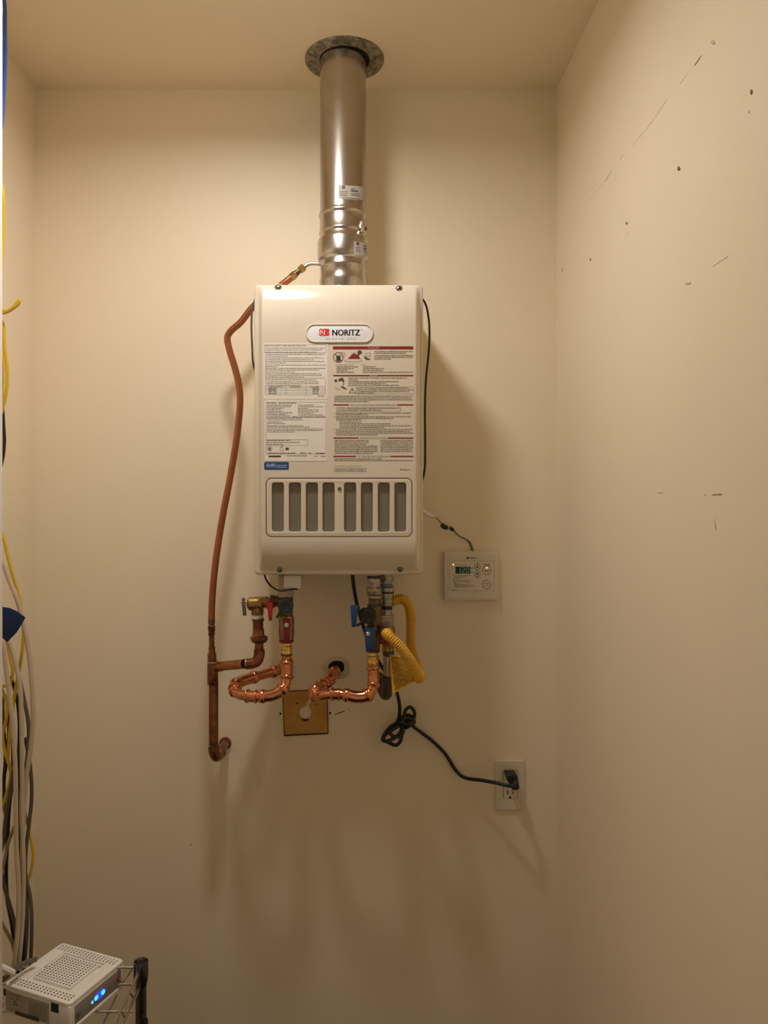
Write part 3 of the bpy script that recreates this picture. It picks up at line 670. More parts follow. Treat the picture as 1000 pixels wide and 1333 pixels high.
def bevelled(bm, off=0.0012):
    bmesh.ops.bevel(bm, geom=list(bm.edges), offset=off, segments=2, affect='EDGES', profile=0.5); return bm
mk('red_lever', bevelled(loftbox(bm, (347.6,355.6,784,yr-.031,yr-.040), (349.8,354.2,808,yr-.031,yr-.040))), REDP, hv)
mk('valve_body', vl(373, yc, [(800,7.5),(801.5,9.2),(806,10.4),(826,10.4),(832,9.4),(836,8.6),(836.5,7)], 12), mat('olive_brass', (0.33,0.255,0.14), 0.38, 0.9, var=0.3, scale=90), hv)
mk('union_ring', vl(372.8, yc, [(831.5,8.4),(832.5,9.8),(835.5,9.8),(836.6,8)], 20), REDD, hv)
h2 = mk('red_lever', bevelled(loftbox(bmesh.new(), (367.6,378.4,804.6,yc-.019,yc-.027), (369.8,377.2,836.0,yc-.019,yc-.027)), 0.002), REDD, hv)
mk('lever_screw', lathe(P(373,814.2,yc-.027), (0,-1,0), [(0,0.0046),(0.002,0.0046),(0.0028,0.0036),(0.0028,0.0024),(0.001,0.0018),(0.001,0)], 18, cap=False), SOLDER, hv)
mk('brass_adapter', vl(373, yc, [(836,6.6),(838,6.9),(840,6.9),(841,7.8),(845,7.9),(846,6.6),(848,7.6),(852,7.4),(854,6.4)], 20), GOLD, hv)
mk('fitting_mark', vl(373, yc, [(850.4,7.5),(850.6,7.62),(853.2,7.62),(853.4,7.3)], 20), IRON, hv)

# hot copper loop
hl = thing('hot_copper_pipe', 'shiny copper pipe looping from the wall up to the red levered valve', 'copper pipe', P(373, 912, -0.12))
hp = smooth_path([P(371,869.5,0.0),P(362,872.5,-0.0271),P(343,878,-0.0611),P(321,884.6,-0.1018),P(309,889.5,-0.1262),P(305.6,896,-0.1520),P(309,902.5,-0.1764),P(322,906,-0.1981),P(340,906.6,-0.2063),P(356,904.4,-0.2076),P(368,897,-0.2035),P(373,885,-0.1954),P(373.2,868,-0.1900),P(373,850,-0.1900)], 10)
mk('pipe_section', sweep(hp, 0.0108, 18), COPPER, hl)
for f0, f1, r in ((0.02,0.13,.0127),(0.235,0.43,.0130),(0.445,0.50,.0124),(0.60,0.665,.0124),(0.67,0.83,.0130),(0.86,0.97,.0126)):
    mk('press_fitting', beaded(hp, f0, f1, r), COPPER, hl)

# ------------------------------------------------------------------ cold side
ycd = -0.19
cv = thing('cold_water_valve', 'cold water isolation valve with blue levers and round black cap', 'valve', P(486, 864, ycd))
mk('union_nut', vl(487, ycd, [(748,6),(752,6.2),(753,8.6),(764,8.8),(765,9.8),(773,9.8),(775,8)], 8), GALV, cv)
mk('valve_neck', vl(488, ycd, [(774,8),(787,8.4),(790,9.6),(812,9.6),(818,8)], 16), BRASSD, cv)
mk('lock_ring', vl(487.6, ycd, [(775,7.6),(775.6,9.0),(778,9.0),(778.6,7.8)], 18), STEEL2, cv)
mk('lock_ring', vl(487.8, ycd, [(786,8),(786.6,9.6),(789,9.6),(789.6,8.2)], 18), IRON, cv)
mk('union_collar', vl(487, ycd, [(749.5,6),(750,9.2),(752.4,9.2),(753,7)], 18), IRON, cv)
mk('lock_ring', vl(485.6, ycd, [(845.4,7),(846,9.4),(848,9.4),(848.6,7)], 18), IRON, cv)
mk('side_outlet', lathe(P(486,797,ycd), (-1,0,0.05), [(0,0.010),(0.022,0.009),(0.026,0.006),(0.036,0.006)], 14), BRASSD, cv)
mk('drain_cap', lathe(P(480.5,800.5,ycd-.012), (-0.1,-1,-0.05), [(0,0.0150),(0.002,0.0164),(0.020,0.0164),(0.0225,0.0145),(0.0225,0.008),(0.021,0.007),(0.021,0.0)], 26, cap=False), mat('dark_olive_cap', (0.020,0.019,0.012), 0.45, 0.3, var=0.2), cv)
mk('cap_strap', tube([P(473.5,807,ycd-.034),P(469,811.5,ycd-.034),P(464.8,814.6,ycd-.033)], 0.0030, 8), BLACK, cv)
mk('blue_lever', bevelled(loftbox(bmesh.new(), (456.2,467,787.6,ycd-.018,ycd-.032), (457.8,463.6,816.2,ycd-.018,ycd-.032)), 0.002), BLUEP, cv)
mk('lever_stem', cyl(P(462,793,ycd-.024), P(474,797,ycd-.01), 0.0045, 12), BRASSD, cv)
mk('valve_body', vl(485.5, ycd, [(814,8),(816,9.6),(838,9.6),(846,9),(849,7.6)], 12), BRASSD, cv)
h = mk('blue_lever', bevelled(loftbox(bmesh.new(), (473.8,487.6,816.4,ycd-.019,ycd-.030), (476.4,486,846.6,ycd-.019,ycd-.030)), 0.0026), BLUEP, cv)
mk('lever_screw', lathe(P(479.2,825.4,ycd-.030), (0,-1,0), [(0,0.0044),(0.0015,0.0044),(0.0022,0.0036),(0.0022,0.0026),(0.0006,0.0020),(0.0006,0)], 18, cap=False), SOLDER, cv)
mk('brass_adapter', vl(485.4, ycd, [(847,6.8),(849,7),(853,7),(854,8),(857.5,8),(858.5,6.8),(860,7.6),(864,7.4),(866,6.6)], 20), GOLD, cv)
cl = thing('cold_copper_pipe', 'shiny copper pipe looping from the wall up to the blue levered valve', 'copper pipe', P(484, 914, -0.12))
cp = smooth_path([P(438.5,869.5,0.0),P(436,875,-0.0244),P(430,884,-0.0611),P(420,891.6,-0.1018),P(411,898,-0.1357),P(410,904,-0.1656),P(417,905.6,-0.1873),P(432,903.8,-0.1995),P(450,904.6,-0.2049),P(466,907.4,-0.2076),P(478,905,-0.2063),P(485,896,-0.2008),P(486.6,882,-0.1941),P(485.4,862,-0.1900)], 10)
mk('pipe_section', sweep(cp, 0.0108, 18), COPPER, cl)
for f0, f1, r in ((0.05,0.20,.0127),(0.215,0.27,.0124),(0.285,0.425,.0130),(0.435,0.485,.0124),(0.60,0.655,.0124),(0.665,0.83,.0130),(0.86,0.985,.0126)):
    mk('press_fitting', beaded(cp, f0, f1, r), COPPER, cl)

# ------------------------------------------------------------------ gas line
yg = -0.155
gl = thing('gas_pipe', 'grey gas pipe with zinc union fittings and red valve lever', 'gas pipe', P(504, 908, yg))
mk('gas_port', vl(502, yg, [(745.4,9),(757,9),(757.5,7.5),(763,7.5)], 16), GALV, gl)
mk('port_ring', vl(502.3, yg, [(749.5,8),(750,10),(755.4,10),(756,8)], 8), GALV, gl)
mk('blue_seal', vl(502.5, yg, [(759.5,7.8),(760,9.0),(764,9.2),(764.5,8)], 16), mat('pale_blue_seal', (0.16,0.24,0.30), 0.5), gl)
mk('union_nut', vl(503, yg, [(763,8.5),(764.5,10.3),(769.5,10.3),(770.5,9.3),(786,9.6),(788.5,8.4)], 12), GALV, gl)
mk('union_ring', vl(503, yg, [(770.4,9),(770.8,10.0),(772,10.0),(772.4,9)], 18), IRON, gl)
mk('union_ring', vl(503, yg, [(785.4,9),(785.8,10.2),(787.4,10.2),(788,8.6)], 18), STEEL2, gl)
mk('rubber_seal', vl(503.2, yg, [(788,7.8),(793,7.8)], 16), BLACK, gl)
mk('nipple', vl(503.3, yg, [(792.5,7.2),(801,7.4)], 16), GALV, gl)
mk('flare_nut', vl(503.5, yg, [(799.5,9),(800.5,10.4),(803,10.4),(804,9.4),(815,9.6),(816.5,8.4)], 6), mat('pale_zinc', (0.58,0.53,0.45), 0.42, 0.6, var=0.12, scale=80), gl)
mk('valve_body', vl(505, yg, [(815,8.4),(819,9.6),(832,9.6),(836,8.6),(838,7.4),(847,7.6)], 12), BRASS, gl)
mk('red_lever', bevelled(loftbox(bmesh.new(), (491.6,498.5,810,yg-.022,yg-.042), (489.6,505,838.5,yg-.022,yg-.042)), 0.0022), mat('gas_lever_red', (0.26,0.012,0.012), 0.4, var=0.1), gl)
mk('lock_nut', vl(505.8, yg, [(846,6.8),(847,7.6),(853,7.6),(854,6.4)], 8), IRON, gl)
mk('pipe_section', vl(504.8, yg, [(852,5.9),(886,5.9)], 18), STEEL2, gl)
ge = smooth_path([P(504.6,880,yg),P(504.6,893,yg),P(503.6,902,yg+.006),P(501.4,903.5,yg+.022),P(498.5,898,yg+.04)], 8)
mk('elbow', sweep(ge, lambda i: 0.0130, 18), IRON, gl)
mk('elbow_band', vl(504.6, yg, [(879.5,7.2),(880.5,8.4),(884.5,8.4),(885.5,7.2)], 18), IRON, gl)
mk('pipe_section', tube([P(499.6,899,yg+.035),P(495,884,yg+.08),P(493,880,-0.0005)], 0.0108, 16), IRON, gl)
mk('elbow_band', lathe(P(497,891,yg+.052), Vector(P(494,882,-0.03))-Vector(P(497,891,yg+.052)), [(0,0.011),(0.001,0.0165),(0.012,0.0165),(0.014,0.011)], 18), IRON, gl)
# corrugated yellow hose
hose = [P(509,784,-.150),P(516,780.6,-.148),P(524,780,-.145),P(531,785,-.142),P(534.5,797,-.140),P(535.2,815,-.138),P(535.2,838,-.138),P(538,854,-.142),P(543,868,-.152),P(546.2,879,-.172),P(545.2,882,-.200),P(541,873,-.222),P(532,857,-.232),P(520,841,-.236),P(511,832,-.234),P(505.5,827,-.228),P(502.5,823.5,-.216)]
hp_ = smooth_path(hose, 10); L = arcs(hp_)[-1]; nr = int(L/0.0047); fine = cut(hp_, 0, 1, nr*4)
hs = mk('gas_hose', sweep(fine, lambda i: (0.0108, 0.0120, 0.0108, 0.0070)[i % 4], 16), YELLOW, sharp=0)
mk('flare_nut', lathe(fine[-1]-(fine[-1]-fine[-6]).normalized()*.004, fine[-1]-fine[-6], [(0,.010),(.001,.0128),(.010,.0128),(.012,.009),(.022,.008)], 6), BRASSD, hs)
tag(hs, 'corrugated yellow gas hose looping beside the gas pipe', 'hose')
# yellow warning tag
bm = bmesh.new(); NU, NV = 8, 8; gr = {}
for side, off in ((0, 0.0), (1, 0.0005)):
    for i in range(NU+1):
        for j in range(NV+1):
            u, v = i/NU, j/NV
            px = (507.4+(511-507.4)*v)*(1-u)+(527+(546.5-527)*v)*u; py = (853+50.6*v)*(1-u)+(852.6+(884.5-852.6)*v)*u
            y = -0.186-0.012*math.sin(u*2.2)-0.006*v+off
            gr[side,i,j] = bm.verts.new(P(px, py, y))
for side in (0, 1):
    for i in range(NU):
        for j in range(NV):
            f = (gr[side,i,j], gr[side,i,j+1], gr[side,i+1,j+1], gr[side,i+1,j]); bm.faces.new(f if side == 0 else f[::-1])
rim = [(i,0) for i in range(NU)]+[(NU,j) for j in range(NV)]+[(i,NV) for i in range(NU,0,-1)]+[(0,j) for j in range(NV,0,-1)]
for k in range(len(rim)):
    a, b = rim[k], rim[(k+1)%len(rim)]; bm.faces.new((gr[(0,)+a], gr[(0,)+b], gr[(1,)+b], gr[(1,)+a]))
bmesh.ops.recalc_face_normals(bm, faces=bm.faces)
yt = mk('warning_tag', bm, YTAG); tag(yt, 'yellow paper warning tag covered in fine brown print below the hose', 'tag')
bm = bmesh.new()
for i in range(14):
    u = 0.10+0.80*i/13; v = 0.03+random.uniform(0, .04)
    while v < 0.93:
        dv = random.uniform(0.08, 0.30); v1 = min(0.95, v+dv); q = []
        for uu, v_ in ((u,v),(u+.034,v),(u+.034,v1),(u,v1)):
            px = (507.4+(511-507.4)*v_)*(1-uu)+(527+(546.5-527)*v_)*uu; py = (853+50.6*v_)*(1-uu)+(852.6+(884.5-852.6)*v_)*uu
            q.append(bm.verts.new(P(px, py, -0.186-0.012*math.sin(uu*2.2)-0.006*v_-0.0006)))
        bm.faces.new(q); v = v1+random.uniform(.012, .03)
bmesh.ops.recalc_face_normals(bm, faces=bm.faces); mk('printed_text', bm, TINK, yt, sharp=0)

# ------------------------------------------------------------------ power cord, plug, outlet
def K(X, Y, y): return P(485+X/13.33, 895+Y/13.33, y)
pc = thing('power_cord', 'black power cord with a knotted coil plugged into the wall outlet', 'power cord', P(520, 970, -0.03))
pts = [P(459,746.5,-.13),P(459.6,756,-.13),P(462,772,-.128),P(465.4,789,-.12),P(472,812,-.085),P(484,845,-.06),P(500,872,-.05),P(512,889,-.06),K(430,110,-.075),K(470,300,-.07),K(468,460,-.06),K(430,590,-.05),K(300,690,-.045),K(190,840,-.045),K(180,915,-.05),K(250,930,-.055),K(430,840,-.055),K(545,700,-.05),K(690,640,-.045),K(725,590,-.035),K(640,480,-.03),K(530,510,-.03),K(500,640,-.03),K(505,790,-.035),K(490,920,-.04),K(410,1000,-.035),K(290,960,-.03),K(190,890,-.028),K(280,760,-.03),K(430,650,-.04),K(540,500,-.05),K(575,390,-.045),K(650,338,-.04),K(725,420,-.035),K(712,550,-.04),K(600,640,-.06),K(520,600,-.064),K(560,520,-.06),K(670,560,-.05),K(690,655,-.03),P(545,951,-.018),P(558,960.6,-.012),P(570,971,-.0065),P(579,980.4,-.006),P(586,991,-.006),P(592.5,1001.5,-.007),P(600,1009.6,-.016),P(609,1013.4,-.026),P(625,1015.4,-.046),P(646,1019,-.070),P(660,1022.4,-.084),P(667,1022.8,-.084),P(671,1020,-.074),P(669.5,1016.5,-.050)]
mk('cable', tube(pts, 0.0043, 10, 7), BLACK, pc)
for (cx, cy, t) in ((530,560,0.0),(560,640,0.2)):
    ring = [K(cx+math.cos(2*math.pi*k/16)*85, cy+math.sin(2*math.pi*k/16)*60, -.045-0.016*math.sin(2*math.pi*k/16+t*8)) for k in range(17)]
    mk('coil_turn', tube(ring, 0.0040, 8, 4), BLACK, pc)
bm = bmesh.new()
pl = [(658,1006.2),(659.5,1005.4),(670.6,1005.4),(672,1007),(673.2,1015),(674.4,1022),(671.6,1025.4),(665.4,1024.6),(664,1020.4),(660.4,1015.4),(658.2,1010.6)]
mk('coil_turn', tube([K(500,640,-.05),K(400,700,-.056),K(300,790,-.058),K(340,830,-.06),K(440,860,-.06),K(520,800,-.058),K(540,700,-.056),K(500,640,-.05)], 0.0041, 8, 6), BLACK, pc)
mk('plug', plate([[ (P(a,b,-.026).x, P(a,b,-.026).z) for a, b in pl][::-1]], -0.0070, -0.046, 0.0030), BLACK, pc)
ot = thing('wall_outlet', 'cream duplex wall outlet with a decorator cover plate', 'outlet', P(664, 1055, 0))
yo = -0.0065
mk('cover_plate', plate([prect(645.2,989.6,683.0,1055.2,2.0,yo,4), prect(655.4,1003.6,673.8,1040.4,1.0,yo,3)], -0.0002, yo, 0.0022), OUTL, ot)
rc = mk('receptacle', plate([prect(655.8,1004,673.4,1040,0.8,yo,3)], -0.0002, yo+0.0003, 0.0006), OUTL, ot)
for x0, x1, y0, y1 in ((660.1,661.7,1029,1034),(667.2,668.6,1029.4,1033.4)):
    p = Print(yo+0.0001); p.rect(x0,y0,x1,y1); p.done('blade_slot', SLOT, rc)
p = Print(yo+0.0001); p.disc(664.3,1038.0,1.5); p.done('ground_hole', HOLE, rc)

# ------------------------------------------------------------------ remote controller
ct = thing('remote_controller', 'cream wall remote controller with small display and round buttons', 'thermostat', P(613, 782, 0))
yk = -0.019
mk('controller_case', pbox(578.6,717.8,648.2,781.6,-0.0002,yk,0.002,2), CTRL, ct)
mk('face_panel', plate([prect(582.6,720,646,779,1.5,yk-.0006,3)], yk+.001, yk-.0008, 0.0004), CTRL, ct)
y1 = yk-.0011
p = Print(y1); p.rect(607.4,725.2,610.6,727.6); p.text('NORITZ', 611.2, 621.2, 727.4, 1.9); p.text('NORITZ', 611.4, 621.4, 727.4, 1.9)
p.text('POWER', 629.8, 637.8, 735.8, 1.7); p.text('POWER', 630, 638, 735.8, 1.7)
p.text('HOT WATER', 593, 602, 735.6, 1.3); p.text('PRIORITY', 603, 609, 735.6, 1.2)
for cx, cy, r in ((633.8,742.4,5.9),(633.8,761,5.9),(621.4,737.6,4.1),(621.4,747,4.1)): p.ring(cx, cy, r, .6, 28)
p.poly([(619.4,738.9),(621.4,735.6),(623.4,738.9)]); p.poly([(619.4,745.8),(623.4,745.8),(621.4,749.1)])
p.rect(620.6,732.6,622.4,732.9); p.rect(621.3,731.9,621.6,733.6); p.greek(618.8,624,752.2,.8)
p.text('ON/OFF', 630.4, 637.2, 743.9, 2.0); p.text('ON/OFF', 630.6, 637.4, 743.9, 2.0)
p.text('TEMP', 630.6, 637, 760.4, 1.7); p.text('LOCK', 630.6, 637, 763.2, 1.7)
for a, b, yy in ((590.4,612.5,749.6),(592,608,751.6),(588.8,595.6,753.8),(590.4,612.4,755.7),(590.4,614.6,757.6),(591,595,759.5),(591.4,610.4,761),(591.4,618.4,762.6),(591.4,611,764.3),(588.4,596,768)): p.greek(a, b, yy, .8)
p.rect(612.4,739.3,617.4,739.9); p.rect(612.4,744.2,616,744.7)
p.done('printed_text', INK, ct)
p = Print(y1); p.frame(585,730,643.6,769,.25); p.done('panel_outline', INKG, ct)
ds = mk('display', plate([prect(593,737.6,612.6,746.8,.4,yk-.0012,2)], yk, yk-.0012), LCD, ct)
p = Print(yk-.0015)
def seg7(p, x, y, w, h, segs, t=.75):
    S7 = {'a':(0,0,w,t),'g':(0,h/2-t/2,w,h/2+t/2),'d':(0,h-t,w,h),'f':(0,0,t,h/2),'b':(w-t,0,w,h/2),'e':(0,h/2,t,h),'c':(w-t,h/2,w,h)}
    for s in segs: a = S7[s]; p.rect(x+a[0], y+a[1], x+a[2], y+a[3])
seg7(p, 596, 738.6, 3.4, 7.2, 'bc'); seg7(p, 601.6, 738.6, 3.8, 7.2, 'abged'); seg7(p, 607.2, 738.6, 3.8, 7.2, 'abcdef')
p.done('digits', DIGIT, ds)
for px, py, r in ((590.2,735,.0019),(633.8,739.2,.0021)):
    mk('indicator_light', lathe(P(px,py,yk-.0006), (0,-1,0), [(0,r),(0.0012,r*.8),(0.0016,0)], 12, cap=False), LEDY, ct)
# controller cable
cc = thing('controller_cable', 'thin black two wire cable with clip running from the heater to the controller', 'cable', P(580, 700, -0.03))
mk('white_connector', tube([P(548,664.5,-.10),P(556,669,-.07),P(563.6,672.6,-.05)], 0.0052, 8), TEFLON, cc)
cpt = [P(562,671.6,-.052),P(569,675,-.04),P(575,682,-.03),P(580,686,-.025),P(588,688.4,-.022),P(596,696.6,-.015),P(604,701,-.008),P(609,704,-.006),P(612.4,709,-.006),P(615,718.5,-.008)]
mk('wire', tube(cpt, 0.0015, 8), BLACK, cc); mk('wire', tube([q+Vector((0.0034*min(1,i/7),-.001,0)) for i, q in enumerate(cpt)], 0.0014, 8), mat('pale_wire', (0.32,0.29,0.25), 0.5), cc)
mk('cable_clip', tube([P(575.2,683,-.030),P(578,685.6,-.028),P(582.4,687,-.026)], 0.0058, 8), BLACK, cc)
mk('cable_clip', tube([P(586,687,-.024),P(588,688.4,-.022),P(589.6,690,-.02)], 0.0046, 8), BLACK, cc)

# ------------------------------------------------------------------ ochre plate with keyhole slot
ya = -0.004
outl = [(367.4,899.4),(426.4,897.6),(427.8,955.6),(369.6,958.6)]
hole = []
for k in range(20):
    a = math.radians(-38-k*(344-40)/19.0) if False else math.radians(-30+k*(290)/19.0)
    hole.append((397.4+math.cos(a)*8.1, 928+math.sin(a)*8.1))
hole += [(398.2,919),(400.2,913),(404.4,907.2),(407.6,908.8),(406,913),(403,917.6),(402.6,920.4)]
def toxz(pts, y): return [(P(a,b,y).x, P(a,b,y).z) for a, b in pts]
op = mk('backing_plate', plate([toxz(outl, ya)[::-1], toxz(hole, ya)], -0.0001, ya), BROWN, None)
tag(op, 'ochre square plate with scorched edges and a keyhole slot on the wall', 'plate')
bm = bmesh.new()
def strip(bm, pts, w, y, closed=True):
    n = len(pts)
    for i in range(n if closed else n-1):
        a, b = pts[i], pts[(i+1)%n]; dx, dy = b[0]-a[0], b[1]-a[1]; l = math.hypot(dx, dy); nx, ny = -dy/l*w, dx/l*w
        f = bm.faces.new([bm.verts.new(P(*q, y)) for q in ((a[0]+nx,a[1]+ny),(b[0]+nx,b[1]+ny),(b[0]-nx,b[1]-ny),(a[0]-nx,a[1]-ny))])
ye = ya-0.0003
ins = [(368,900),(425.9,898.2),(427.2,955),(370.2,958)]
strip(bm, ins, 0.55, ye); strip(bm, [(369.6,957.4),(427.4,954.6)], 0.9, ye-.0001, False)
bm.faces.new([bm.verts.new(P(a,b,ye)) for a, b in ((392,936),(402.8,936),(401,938.4),(397,939.2),(393.6,938))])
for a in ((387,915.5,2.6,1.2),(412,917,3.2,.5)): bm.faces.new([bm.verts.new(P(q[0],q[1],ye)) for q in blob(*a)])
bmesh.ops.recalc_face_normals(bm, faces=bm.faces)
for f in bm.faces:
    if f.normal.y > 0: f.normal_flip()
mk('scorch_mark', bm, BURN, op, sharp=0)

# ------------------------------------------------------------------ wire shelf, modem
ZTOP = 0.651
def G(px, py, z):
    """point on the horizontal plane z seen at that pixel"""
    d = (CZ-z)*F/(py-VY); return Vector(((px-VX)*d/F, d-D, z))
nb, nr_, nl = G(81,1226.5,ZTOP), G(162,1249,ZTOP), G(6,1281,ZTOP)
ex = (nr_-nb); ey = (nl-nb); WX = ex.length; WY = ey.length
ang = math.atan2(ex.y, ex.x)
ux = ex.normalized(); uy = Vector((ux.y, -ux.x, 0))          # along LED-side width, and toward the viewer
ZB = 0.600
md = thing('modem', 'white perforated modem box with glowing blue lights on the wire shelf', 'modem', (nb+ux*WX/2+uy*WY/2)*1.0-Vector((0,0,ZTOP-ZB)))
def M(a, b, z): return nb+ux*a+uy*b+Vector((0,0,z-ZTOP))
def mbox(a0, b0, z0, a1, b1, z1, bev=0.0, seg=2):
    bm = box(bmesh.new(), (a0, b0, z0), (a1, b1, z1), bev, seg)
    for v in bm.verts: v.co = M(v.co.x, v.co.y, v.co.z)
    bmesh.ops.recalc_face_normals(bm, faces=bm.faces); return bm
DP = 0.0045
mk('modem_case', mbox(0, 0, ZB, WX, WY, ZTOP-DP, 0.004, 3), ROUT, md)
RX0, RX1, RY0, RY1 = WX*0.17, WX*0.83, WY*0.17, WY*0.80
tp = plate([rrect(0.0002,0.0002,WX-0.0002,WY-0.0002,0.007,5), rrect(RX0,RY0,RX1,RY1,0.001,2)], 0.0, 0.0075, 0.0016)
for v in tp.verts: v.co = M(v.co.x, v.co.z, ZTOP-0.0075+v.co.y)
bmesh.ops.recalc_face_normals(tp, faces=tp.faces)
mk('top_cover', tp, ROUT, md)
mk('vent_platform', mbox(RX0+.007, RY0+.007, ZTOP-.005, RX1-.007, RY1-.007, ZTOP+.0005, 0.001), ROUT, md)
bm = bmesh.new()
def hole_at(a, b, z, r=0.00155):
    vs_ = [bm.verts.new(M(a+math.cos(k*math.pi/4)*r*1.25, b+math.sin(k*math.pi/4)*r, z)) for k in range(8)]; f = bm.faces.new(vs_); f.normal_update()
    if f.normal.z < 0: f.normal_flip()
for i in range(12):
    for j in range(12):
        hole_at(RX0+.012+(RX1-RX0-.024)*(i+(.5 if j%2 else 0)*.0)/11, RY0+.012+(RY1-RY0-.024)*j/11, ZTOP+.0008)
for row in range(3):
    for i in range(18): hole_at(.010+(WX-.020)*i/17, .0085+row*.0058, ZTOP+.0003); hole_at(.010+(WX-.020)*i/17, WY-.0205+row*.0058, ZTOP+.0003)
mk('vent_holes', bm, mat('vent_hole_dark', (0.06,0.045,0.03), 0.8), md, sharp=0, kind='stuff')
# grey LED panel on the right-hand side (facing +ux)
mk('led_panel', mbox(WX-.002, .010, ZB+.009, WX+.0006, WY-.012, ZTOP-.010, 0.0005), ROUTG, md)
mk('side_lip', mbox(WX-.002, .006, ZB+.002, WX+.0022, WY-.006, ZB+.0075, 0.001), ROUT, md)
def dot(name, b, z, rb, rz, m, off=.0012, n=14):
    bm = bmesh.new(); c = M(WX+off, b, z)
    vs_ = [bm.verts.new(c+uy*math.cos(2*math.pi*k/n)*rb+Vector((0,0,math.sin(2*math.pi*k/n)*rz))) for k in range(n)]
    bk = [bm.verts.new(v.co-ux*.0012) for v in vs_]; bm.faces.new(vs_); bm.faces.new(bk[::-1])
    for i in range(n): bm.faces.new((vs_[i], bk[i], bk[(i+1)%n], vs_[(i+1)%n]))
    bmesh.ops.recalc_face_normals(bm, faces=bm.faces); return mk(name, bm, m, md, sharp=0)
zm = (ZB+ZTOP)/2-.001
dot('light_window', WY*.475, zm, .0150, .0080, LEDW, .0009)
for b in (.42, .545): dot('blue_light', WY*b, zm, .0048, .0040, LEDB, .0014)
dot('blue_light', WY*.615, zm-.002, .0022, .0022, LEDB, .0014)
dot('red_button', WY*.135, zm+.001, .0048, .0050, REDB)
dot('panel_emblem', WY*.86, zm-.001, .006, .008, mat('panel_emblem_grey', (0.2,0.18,0.15), 0.4), .0008)
# label side facing the viewer (facing +uy)
lab = mk('side_label', mbox(.006, WY-.001, ZB+.006, WX*.70, WY+.0005, ZTOP-.009, 0), mat('modem_label', (0.52,0.46,0.37), 0.5, var=0.05, scale=60), md)
bm = bmesh.new()
def sq(a0, z0, a1, z1, off=.0009):
    f = bm.faces.new([bm.verts.new(M(a, WY+off, z)) for a, z in ((a0,z0),(a1,z0),(a1,z1),(a0,z1))])
for i in range(4): sq(.016+i*.006, ZTOP-.014, .0195+i*.006, ZTOP-.0125)
for r in range(9):
    x = WX*.40
    while x < WX*.66: l = random.uniform(.002,.006); sq(x, ZTOP-.017-r*.0032, min(x+l, WX*.68), ZTOP-.0160-r*.0032); x += l+.0012
for (a, z) in ((.02,.022),(.026,.026),(.032,.021),(.024,.032),(.030,.031)): sq(a, ZTOP-z, a+.003, ZTOP-z+.003)
sq(.028, ZB+.004, WX*.55, ZB+.011)
bmesh.ops.recalc_face_normals(bm, faces=bm.faces); mk('printed_text', bm, INKG, lab, sharp=0)
mk('black_sticker', mbox(WX*.73, WY-.001, ZTOP-.021, WX*.84, WY+.0008, ZTOP-.006, 0), BLACK, md)
mk('black_sticker', mbox(.0005, WY-.001, ZTOP-.020, .005, WY+.0010, ZTOP-.008, 0), BLACK, md)
# wire shelf: posts, tray rails and deck wires
PD = 1.430; XP = (183.6-VX)*PD/F; YPp = PD-D; ZPT = CZ-(1251-VY)*PD/F
sh = thing('wire_shelf', 'chrome wire shelf unit with a dark open tube post carrying the modem', 'shelf', (XP-.14, YPp-.10, 0))
XS0, YS1 = -0.700, YPp-0.34
zr1, zr2 = ZPT-0.012, ZPT-0.043      # rails
for (x, y) in ((XP, YPp), (XS0, YPp), (XP, YS1), (XS0, YS1)):
    post = mk('post', lathe((x, y, ZPT-.04), (0,0,-1), [(0,.0102),(ZPT-.04-.012,.0102)], 24), DSTEEL, sh)
    mk('post_sleeve', lathe((x, y, ZPT), (0,0,-1), [(0.004,.0100),(0.0,.0118),(0.0,.0130),(.002,.0134),(.030,.0136),(.040,.0115),(.046,.0104)], 28, cap=False), DSTEEL, sh)
    mk('post_bore', lathe((x, y, ZPT-.0035), (0,0,-1), [(0,.0110),(.001,.0110)], 24), HOLE, sh)
    mk('post_foot', lathe((x, y, .014), (0,0,-1), [(0,.010),(.002,.014),(.014,.015)], 20), BLACK, sh)
def rod(a, b, r, name='rod', m=CHROME): return mk(name, cyl(a, b, r, 10), m, sh)
for y in (YPp, YS1):
    for z in (zr1, zr2): rod((XS0, y, z), (XP, y, z), .0026, 'rail')
for x in (XP, XS0):
    for z in (zr1, zr2): rod((x, YS1, z), (x, YPp, z), .0026, 'rail')
    zz = [Vector((x-.0035 if x == XP else x+.0035, YPp-.014-i*.026, zr1 if i % 2 == 0 else zr2)) for i in range(13)]
    mk('truss_wire', sweep(zz, .0016, 8), CHROME, sh)
zz = [Vector((XP-.014-i*.0205, YPp+.003, zr1 if i % 2 == 0 else zr2)) for i in range(14)]
mk('truss_wire', sweep(zz, .0016, 8), CHROME, sh)
zdk = ZB-.0022
for i in range(7):
    y = YPp-.052-i*.042; rod((XS0, y, zdk), (XP, y, zdk), .0021, 'deck_wire')
rod((XP-.045, YS1, zdk-.004), (XP-.045, YPp, zdk-.004), .0020, 'deck_wire'); rod((XS0+.06, YS1, zdk-.004), (XS0+.06, YPp, zdk-.004), .0020, 'deck_wire')
mk('wire_hook', tube([Vector((XP+.004, YPp-.016, .545)),Vector((XP+.004,YPp-.018,.558)),Vector((XP+.008,YPp-.018,.566)),Vector((XP+.014,YPp-.018,.564)),Vector((XP+.016,YPp-.018,.552)),Vector((XP+.014,YPp-.018,.535))], .002, 8), BLACK, sh)

